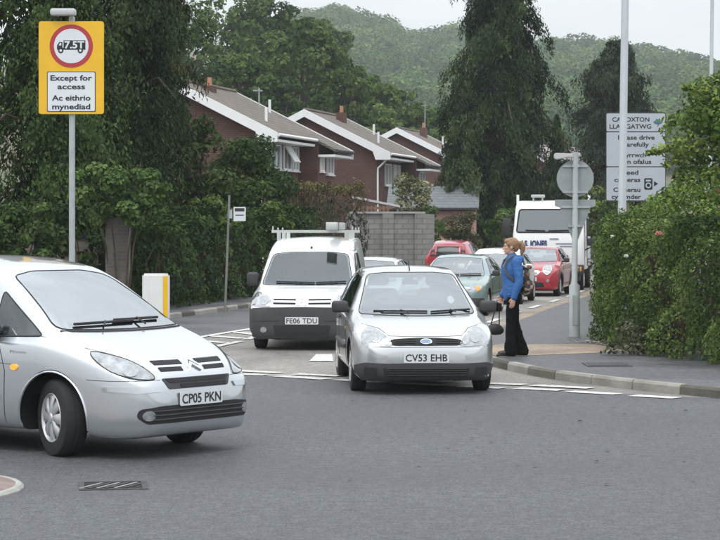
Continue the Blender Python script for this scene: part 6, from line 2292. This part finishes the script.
for s in (-1, 1):
    box('post', (s * 1.12, 1.0, 1.98), (.08, .08, 2.0), M['white_van'], bed)
    box('dropside', (s * 1.03, 2.65, 1.22), (.05, 3.2, .38), M['plastic_grey'], bed)
box('tailboard', (0, 4.25, 1.22), (2.02, .05, .38), M['plastic_grey'], bed)
for y, r in ((0.05, .36), (3.1, .36)):
    for s in (-1, 1):
        make_wheel(t, s * .92, y, r, .22, s, spokes=8)
        if y < 1:
            box('mudguard', (s * .92, y, .79), (.3, .95, .05), M['plastic'], t, bev=.02)

# ================================================================== THE PEDESTRIAN
# frame: feet at z = 0, facing -X, her left side towards -Y


from mathutils import noise


def fuse(name, bm, m, parent, vox=0.008, smooth=4, crease=0.0):
    """merge overlapping closed shapes into one continuous skin"""
    bmesh.ops.recalc_face_normals(bm, faces=bm.faces)
    me = bpy.data.meshes.new('tmp')
    bm.to_mesh(me)
    bm.free()
    o = link('tmp', me)
    r = o.modifiers.new('r', 'REMESH')
    r.mode = 'VOXEL'
    r.voxel_size = vox
    s = o.modifiers.new('s', 'SMOOTH')
    s.factor = 0.5
    s.iterations = smooth
    dg = bpy.context.evaluated_depsgraph_get()
    new = bpy.data.meshes.new_from_object(o.evaluated_get(dg))
    bpy.data.objects.remove(o)
    bpy.data.meshes.remove(me)
    new.name = name
    if crease:
        for v in new.vertices:
            a = noise.noise(v.co * 13 + Vector((3, 1, 7))) + .6 * noise.noise(Vector((v.co.x * 22, v.co.y * 22, v.co.z * 40)))
            v.co += v.normal * (a * crease)
    for p in new.polygons:
        p.use_smooth = True
    return link(name, new, m, parent)


def ball(bm, c, r, rot=None, sub=3):
    g = bmesh.ops.create_icosphere(bm, subdivisions=sub, radius=1.0)
    r = r if hasattr(r, '__len__') else (r, r, r)
    mt = Matrix.Translation(Vector(c)) @ (Euler(rot).to_matrix().to_4x4() if rot else Matrix()) @ Matrix.Diagonal((*r, 1))
    bmesh.ops.transform(bm, matrix=mt, verts=g['verts'])


def limb(bm, pts, rad, n=14):
    """rounded tapering limb; rad entries may be (rx, ry) for flattened cross sections"""
    for i, p in enumerate(pts):
        q = rad[i]
        ball(bm, p, (q[0], q[1], min(q)) if hasattr(q, '__len__') else q, sub=2)
    for i in range(len(pts) - 1):
        a, b = Vector(pts[i]), Vector(pts[i + 1])
        ra = rad[i] if hasattr(rad[i], '__len__') else (rad[i], rad[i])
        rb = rad[i + 1] if hasattr(rad[i + 1], '__len__') else (rad[i + 1], rad[i + 1])
        t = (b - a).normalized()
        u = Vector((1, 0, 0)) - t * t.x
        if u.length < 0.2:
            u = Vector((0, 0, 1)) - t * t.z
        u.normalize()
        v = t.cross(u)
        A = [bm.verts.new(a + u * ra[0] * math.cos(6.2832 * k / n) + v * ra[1] * math.sin(6.2832 * k / n)) for k in range(n)]
        B = [bm.verts.new(b + u * rb[0] * math.cos(6.2832 * k / n) + v * rb[1] * math.sin(6.2832 * k / n)) for k in range(n)]
        for k in range(n):
            bm.faces.new((A[k], A[(k + 1) % n], B[(k + 1) % n], B[k]))
        bm.faces.new(A[::-1])
        bm.faces.new(B)


M['skin'] = mat('skin', (0.52, 0.32, 0.24), 0.55, var=.06, vscale=12)
M['hair'] = mat('light_brown_hair', (0.2, 0.105, 0.05), 0.55, col2=(0.34, 0.2, 0.105), vscale=45, bump=.4, bscale=160)
M['jacket'] = mat('blue_jacket', (0.026, 0.115, 0.33), 0.7, var=.12, vscale=9, bump=.35, bscale=26)
M['trousers'] = mat('black_trousers', (0.0065, 0.0065, 0.008), 0.95, spec=0.15, var=.2, vscale=8, bump=.25, bscale=18)
M['shoe'] = mat('black_shoe', (0.012, 0.012, 0.013), 0.45)
M['bag_black'] = mat('black_bag', (0.014, 0.014, 0.016), 0.6, bump=.2, bscale=30)
m_, n_1, l_1, b_1 = new_mat('patterned_cloth')
tcx = n_1.new('ShaderNodeTexCoord')
vx = n_1.new('ShaderNodeTexVoronoi')
vx.inputs['Scale'].default_value = 19
rpx = n_1.new('ShaderNodeValToRGB')
rpx.color_ramp.interpolation = 'CONSTANT'
for i_, (p_, c_0) in enumerate(((0.0, (.05, .035, .03)), (.34, (.5, .46, .42)), (.56, (.2, .11, .07)), (.74, (.42, .3, .24)), (.88, (.04, .04, .045)))):
    e_ = rpx.color_ramp.elements[i_] if i_ < 2 else rpx.color_ramp.elements.new(p_)
    e_.position = p_
    e_.color = (*c_0, 1)
sx_ = n_1.new('ShaderNodeSeparateColor')
l_1.new(tcx.outputs['Object'], vx.inputs['Vector'])
l_1.new(vx.outputs['Color'], sx_.inputs['Color'])
l_1.new(sx_.outputs['Red'], rpx.inputs['Fac'])
l_1.new(rpx.outputs['Color'], b_1.inputs['Base Color'])
b_1.inputs['Roughness'].default_value = .85
M['pattern'] = m_

PX, PY = X(512.5, 30.0), 30.0
t = thing('person', 'woman in a bright blue jacket and black flared trousers waiting at the kerb', 'person', (PX, PY, 0.094), R(4))
S_L, S_R = Vector((.035, -.165, 1.345)), Vector((.015, .165, 1.345))
E_L, W_L = Vector((.065, -.215, 1.065)), Vector((-.005, -.205, .835))
E_R, W_R = Vector((.02, .215, 1.07)), Vector((-.12, .19, .86))
bm = bmesh.new()
limb(bm, [(0, 0, .90), (-.02, 0, 1.06), (-.03, 0, 1.22), (0, 0, 1.34)], [(.10, .155), (.085, .125), (.10, .15), (.07, .13)])
limb(bm, [(0.005, 0, 1.36), (-.012, 0, 1.43), (-.02, 0, 1.47)], [.055, .05, .052])
for sh, el, wr in ((S_L, E_L, W_L), (S_R, E_R, W_R)):
    limb(bm, [sh, el, wr], [.05, .037, .026])
for y, hx, kx, ax in ((-.085, 0, -.05, -.06), (.085, 0, .04, .13)):
    limb(bm, [(hx, y, .90), (kx, y, .49), (ax, y, .09)], [.085, .055, .036])
    limb(bm, [(ax + .02, y, .05), (ax - .09, y, .035), (ax - .16, y, .028)], [.038, .035, .028])
# head: skull, jaw, nose, ears, lips, brow
hc = Vector((-.03, 0, 1.555))
ball(bm, hc + Vector((.012, 0, .02)), (.096, .074, .098))
ball(bm, hc + Vector((-.03, 0, -.045)), (.062, .055, .072))
ball(bm, hc + Vector((-.062, 0, -.09)), (.026, .03, .024))
limb(bm, [hc + Vector((-.082, 0, .005)), hc + Vector((-.104, 0, -.032))], [.010, .016], 8)
ball(bm, hc + Vector((-.083, 0, -.066)), (.014, .024, .009))
ball(bm, hc + Vector((-.078, 0, .022)), (.016, .045, .010))
for s in (-1, 1):
    ball(bm, hc + Vector((.005, s * .076, -.012)), (.02, .010, .032), rot=(0, .2, 0))
    ball(bm, hc + Vector((-.055, s * .038, -.022)), (.026, .022, .02))
# hands: palm, four bent fingers, thumb
for wr, fw, s, grip in ((W_L, Vector((-.25, .05, -.97)), -1, .25), (W_R, Vector((-.35, 0, -.94)), 1, .85)):
    fw.normalize()
    side = Vector((1, 0, 0)) - fw * fw.x
    side.normalize()                                 # across the knuckles, towards her back
    pal = fw.cross(side) * (1 if s > 0 else -1)       # palm faces the thigh
    if pal.y * s > 0:
        pal = -pal
    pc = wr + fw * .055
    limb(bm, [wr, pc, wr + fw * .085], [(.022, .018), (.036, .015), (.036, .014)], 10)
    for k, L in enumerate((.072, .082, .077, .060)):
        a = wr + fw * .088 + side * (-.029 + .019 * k)
        b = a + (fw * (1 - grip * .3) + pal * grip * .55).normalized() * L * .45
        c = b + (fw * (1 - grip) + pal * (grip * .9 + .1)).normalized() * L * .33
        d_ = c + (fw * (.75 - grip) + pal * (grip + .25)).normalized() * L * .25
        limb(bm, [a, b, c, d_], [.0095, .009, .0085, .007], 8)
    a = wr + fw * .03 - side * .028
    b = a + (fw * .7 - side * .6 + pal * .2).normalized() * .035
    limb(bm, [a, b, b + (fw * .9 - side * .05 + pal * .35).normalized() * .03], [.013, .0105, .008], 8)
fuse('body', bm, M['skin'], t, .0065, 3)
# face details
for s in (-1, 1):
    e = box('eye', hc + Vector((-.079, s * .034, -.001)), (.008, .022, .010), M['white'], t, bev=.003)
    box('iris', hc + Vector((-.084, s * .034, -.001)), (.003, .009, .009), M['shoe'], e, bev=.001)
    box('eyebrow', hc + Vector((-.089, s * .034, .020)), (.008, .034, .006), M['hair'], t, bev=.002)
box('lips', hc + Vector((-.096, 0, -.066)), (.008, .034, .010), M['red'], t, bev=.003).data.materials[0] = mat('lips', (.42, .17, .15), .5)
# hair drawn back into a pony tail
bm = bmesh.new()
ball(bm, hc + Vector((.026, 0, .032)), (.103, .084, .100))
ball(bm, hc + Vector((-.03, 0, .075)), (.062, .066, .045))
ball(bm, hc + Vector((.07, 0, -.01)), (.056, .066, .07))
for s in (-1, 1):
    ball(bm, hc + Vector((.0, s * .066, .035)), (.05, .018, .045))
limb(bm, [hc + Vector((.105, 0, .03)), hc + Vector((.145, 0, .045)), hc + Vector((.175, 0, .01)), hc + Vector((.175, 0, -.06)), hc + Vector((.155, -.01, -.12))], [.028, .04, .042, .036, .014], 10)
hr = fuse('hair', bm, M['hair'], t, .008, 3, .004)
box('hair_tie', hc + Vector((.112, 0, .033)), (.022, .05, .05), M['shoe'], hr, bev=.01)
# jacket
bm = bmesh.new()
limb(bm, [(-.015, 0, .87), (-.02, 0, .98), (-.03, 0, 1.08), (-.035, 0, 1.22), (-.005, 0, 1.33)], [(.125, .185), (.122, .178), (.118, .165), (.13, .182), (.10, .165)], 18)
limb(bm, [(0.01, 0, 1.35), (-.005, 0, 1.41)], [(.085, .10), (.072, .078)], 14)
ball(bm, (.10, 0, 1.37), (.065, .105, .065))             # hood lying on the back
ball(bm, (-.05, 0, 1.39), (.045, .075, .05))
for sh, el, wr in ((S_L, E_L, W_L), (S_R, E_R, W_R)):
    m1 = sh.lerp(el, .5)
    limb(bm, [sh, m1, el, el.lerp(wr, .5), wr + (wr - el).normalized() * .005], [.078, .072, .062, .056, .046])
jk = fuse('jacket', bm, M['jacket'], t, .011, 3, .008)
tube('zip', [(-.118, 0, .90), (-.128, 0, 1.02), (-.143, 0, 1.2), (-.10, 0, 1.36)], .006, M['shoe'], jk, 6)
for wr, el in ((W_L, E_L), (W_R, E_R)):
    tube('cuff', [wr + (wr - el).normalized() * -.015, wr + (wr - el).normalized() * .012], .047, M['jacket'], jk, 14)
# flared trousers
bm = bmesh.new()
limb(bm, [(0, 0, .94), (0.0, 0, .84)], [(.115, .17), (.118, .172)], 18)
for y, kx, ax in ((-.085, -.045, -.055), (.085, .045, .14)):
    limb(bm, [(0.005, y, .84), (kx * .6, y, .62), (kx, y, .46), ((kx + ax) / 2 + .008, y, .26), (ax + .015, y, .045)], [(.105, .092), (.082, .078), (.066, .064), (.072, .068), (.096, .08)], 18)
fuse('trousers', bm, M['trousers'], t, .011, 2, .007)
for y, ax in ((-.085, -.055), (.085, .14)):
    bm = bmesh.new()
    limb(bm, [(ax + .03, y, .045), (ax - .06, y, .04), (ax - .15, y, .032)], [.045, .044, .034])
    bm_box(bm, (ax - .055, y, .010), (.27, .075, .02), bev=.006)
    fuse('shoe', bm, M['shoe'], t, .008, 2)

# back pack and hand bag are carried things of their own
prz = Matrix.Rotation(R(4), 3, 'Z')
bp0 = Vector((PX, PY, 0.094))
t2 = thing('backpack', 'brown and white patterned rucksack on the back of the woman in blue', 'rucksack', tuple(bp0 + prz @ Vector((.19, 0, .86))), R(4))
bm = bmesh.new()
ball(bm, (0, 0, .12), (.092, .14, .13))
ball(bm, (-.015, 0, .27), (.08, .13, .16))
ball(bm, (.06, 0, .12), (.06, .11, .10))
fuse('sack', bm, M['pattern'], t2, .012, 3)
box('top_flap', (.0, 0, .40), (.15, .22, .06), M['pattern'], t2, bev=.026)
M['strap'] = mat('grey_strap', (.1, .085, .08), .8)
for s in (-1, 1):
    tube('strap', [(-.08, s * .10, .42), (-.14, s * .115, .535), (-.21, s * .13, .565), (-.29, s * .14, .50), (-.325, s * .14, .40), (-.29, s * .175, .30), (-.19, s * .18, .20), (-.07, s * .12, .12)], [.015] * 8, M['strap'], t2, 8)
t3 = thing('handbag', 'soft black handbag hanging by its strap before the woman in blue', 'handbag', tuple(bp0 + prz @ Vector((-.225, .19, .29))), R(4))
bm = bmesh.new()
ball(bm, (0, 0, .075), (.115, .07, .085))
ball(bm, (.05, 0, .06), (.08, .065, .065))
ball(bm, (-.05, 0, .06), (.075, .065, .065))
fuse('pouch', bm, M['bag_black'], t3, .01, 3)
tube('strap', [(-.06, 0, .14), (-.01, 0, .32), (.035, 0, .49), (.055, 0, .50), (.06, .01, .47), (.06, 0, .30), (.06, 0, .13)], .009, M['bag_black'], t3, 8)
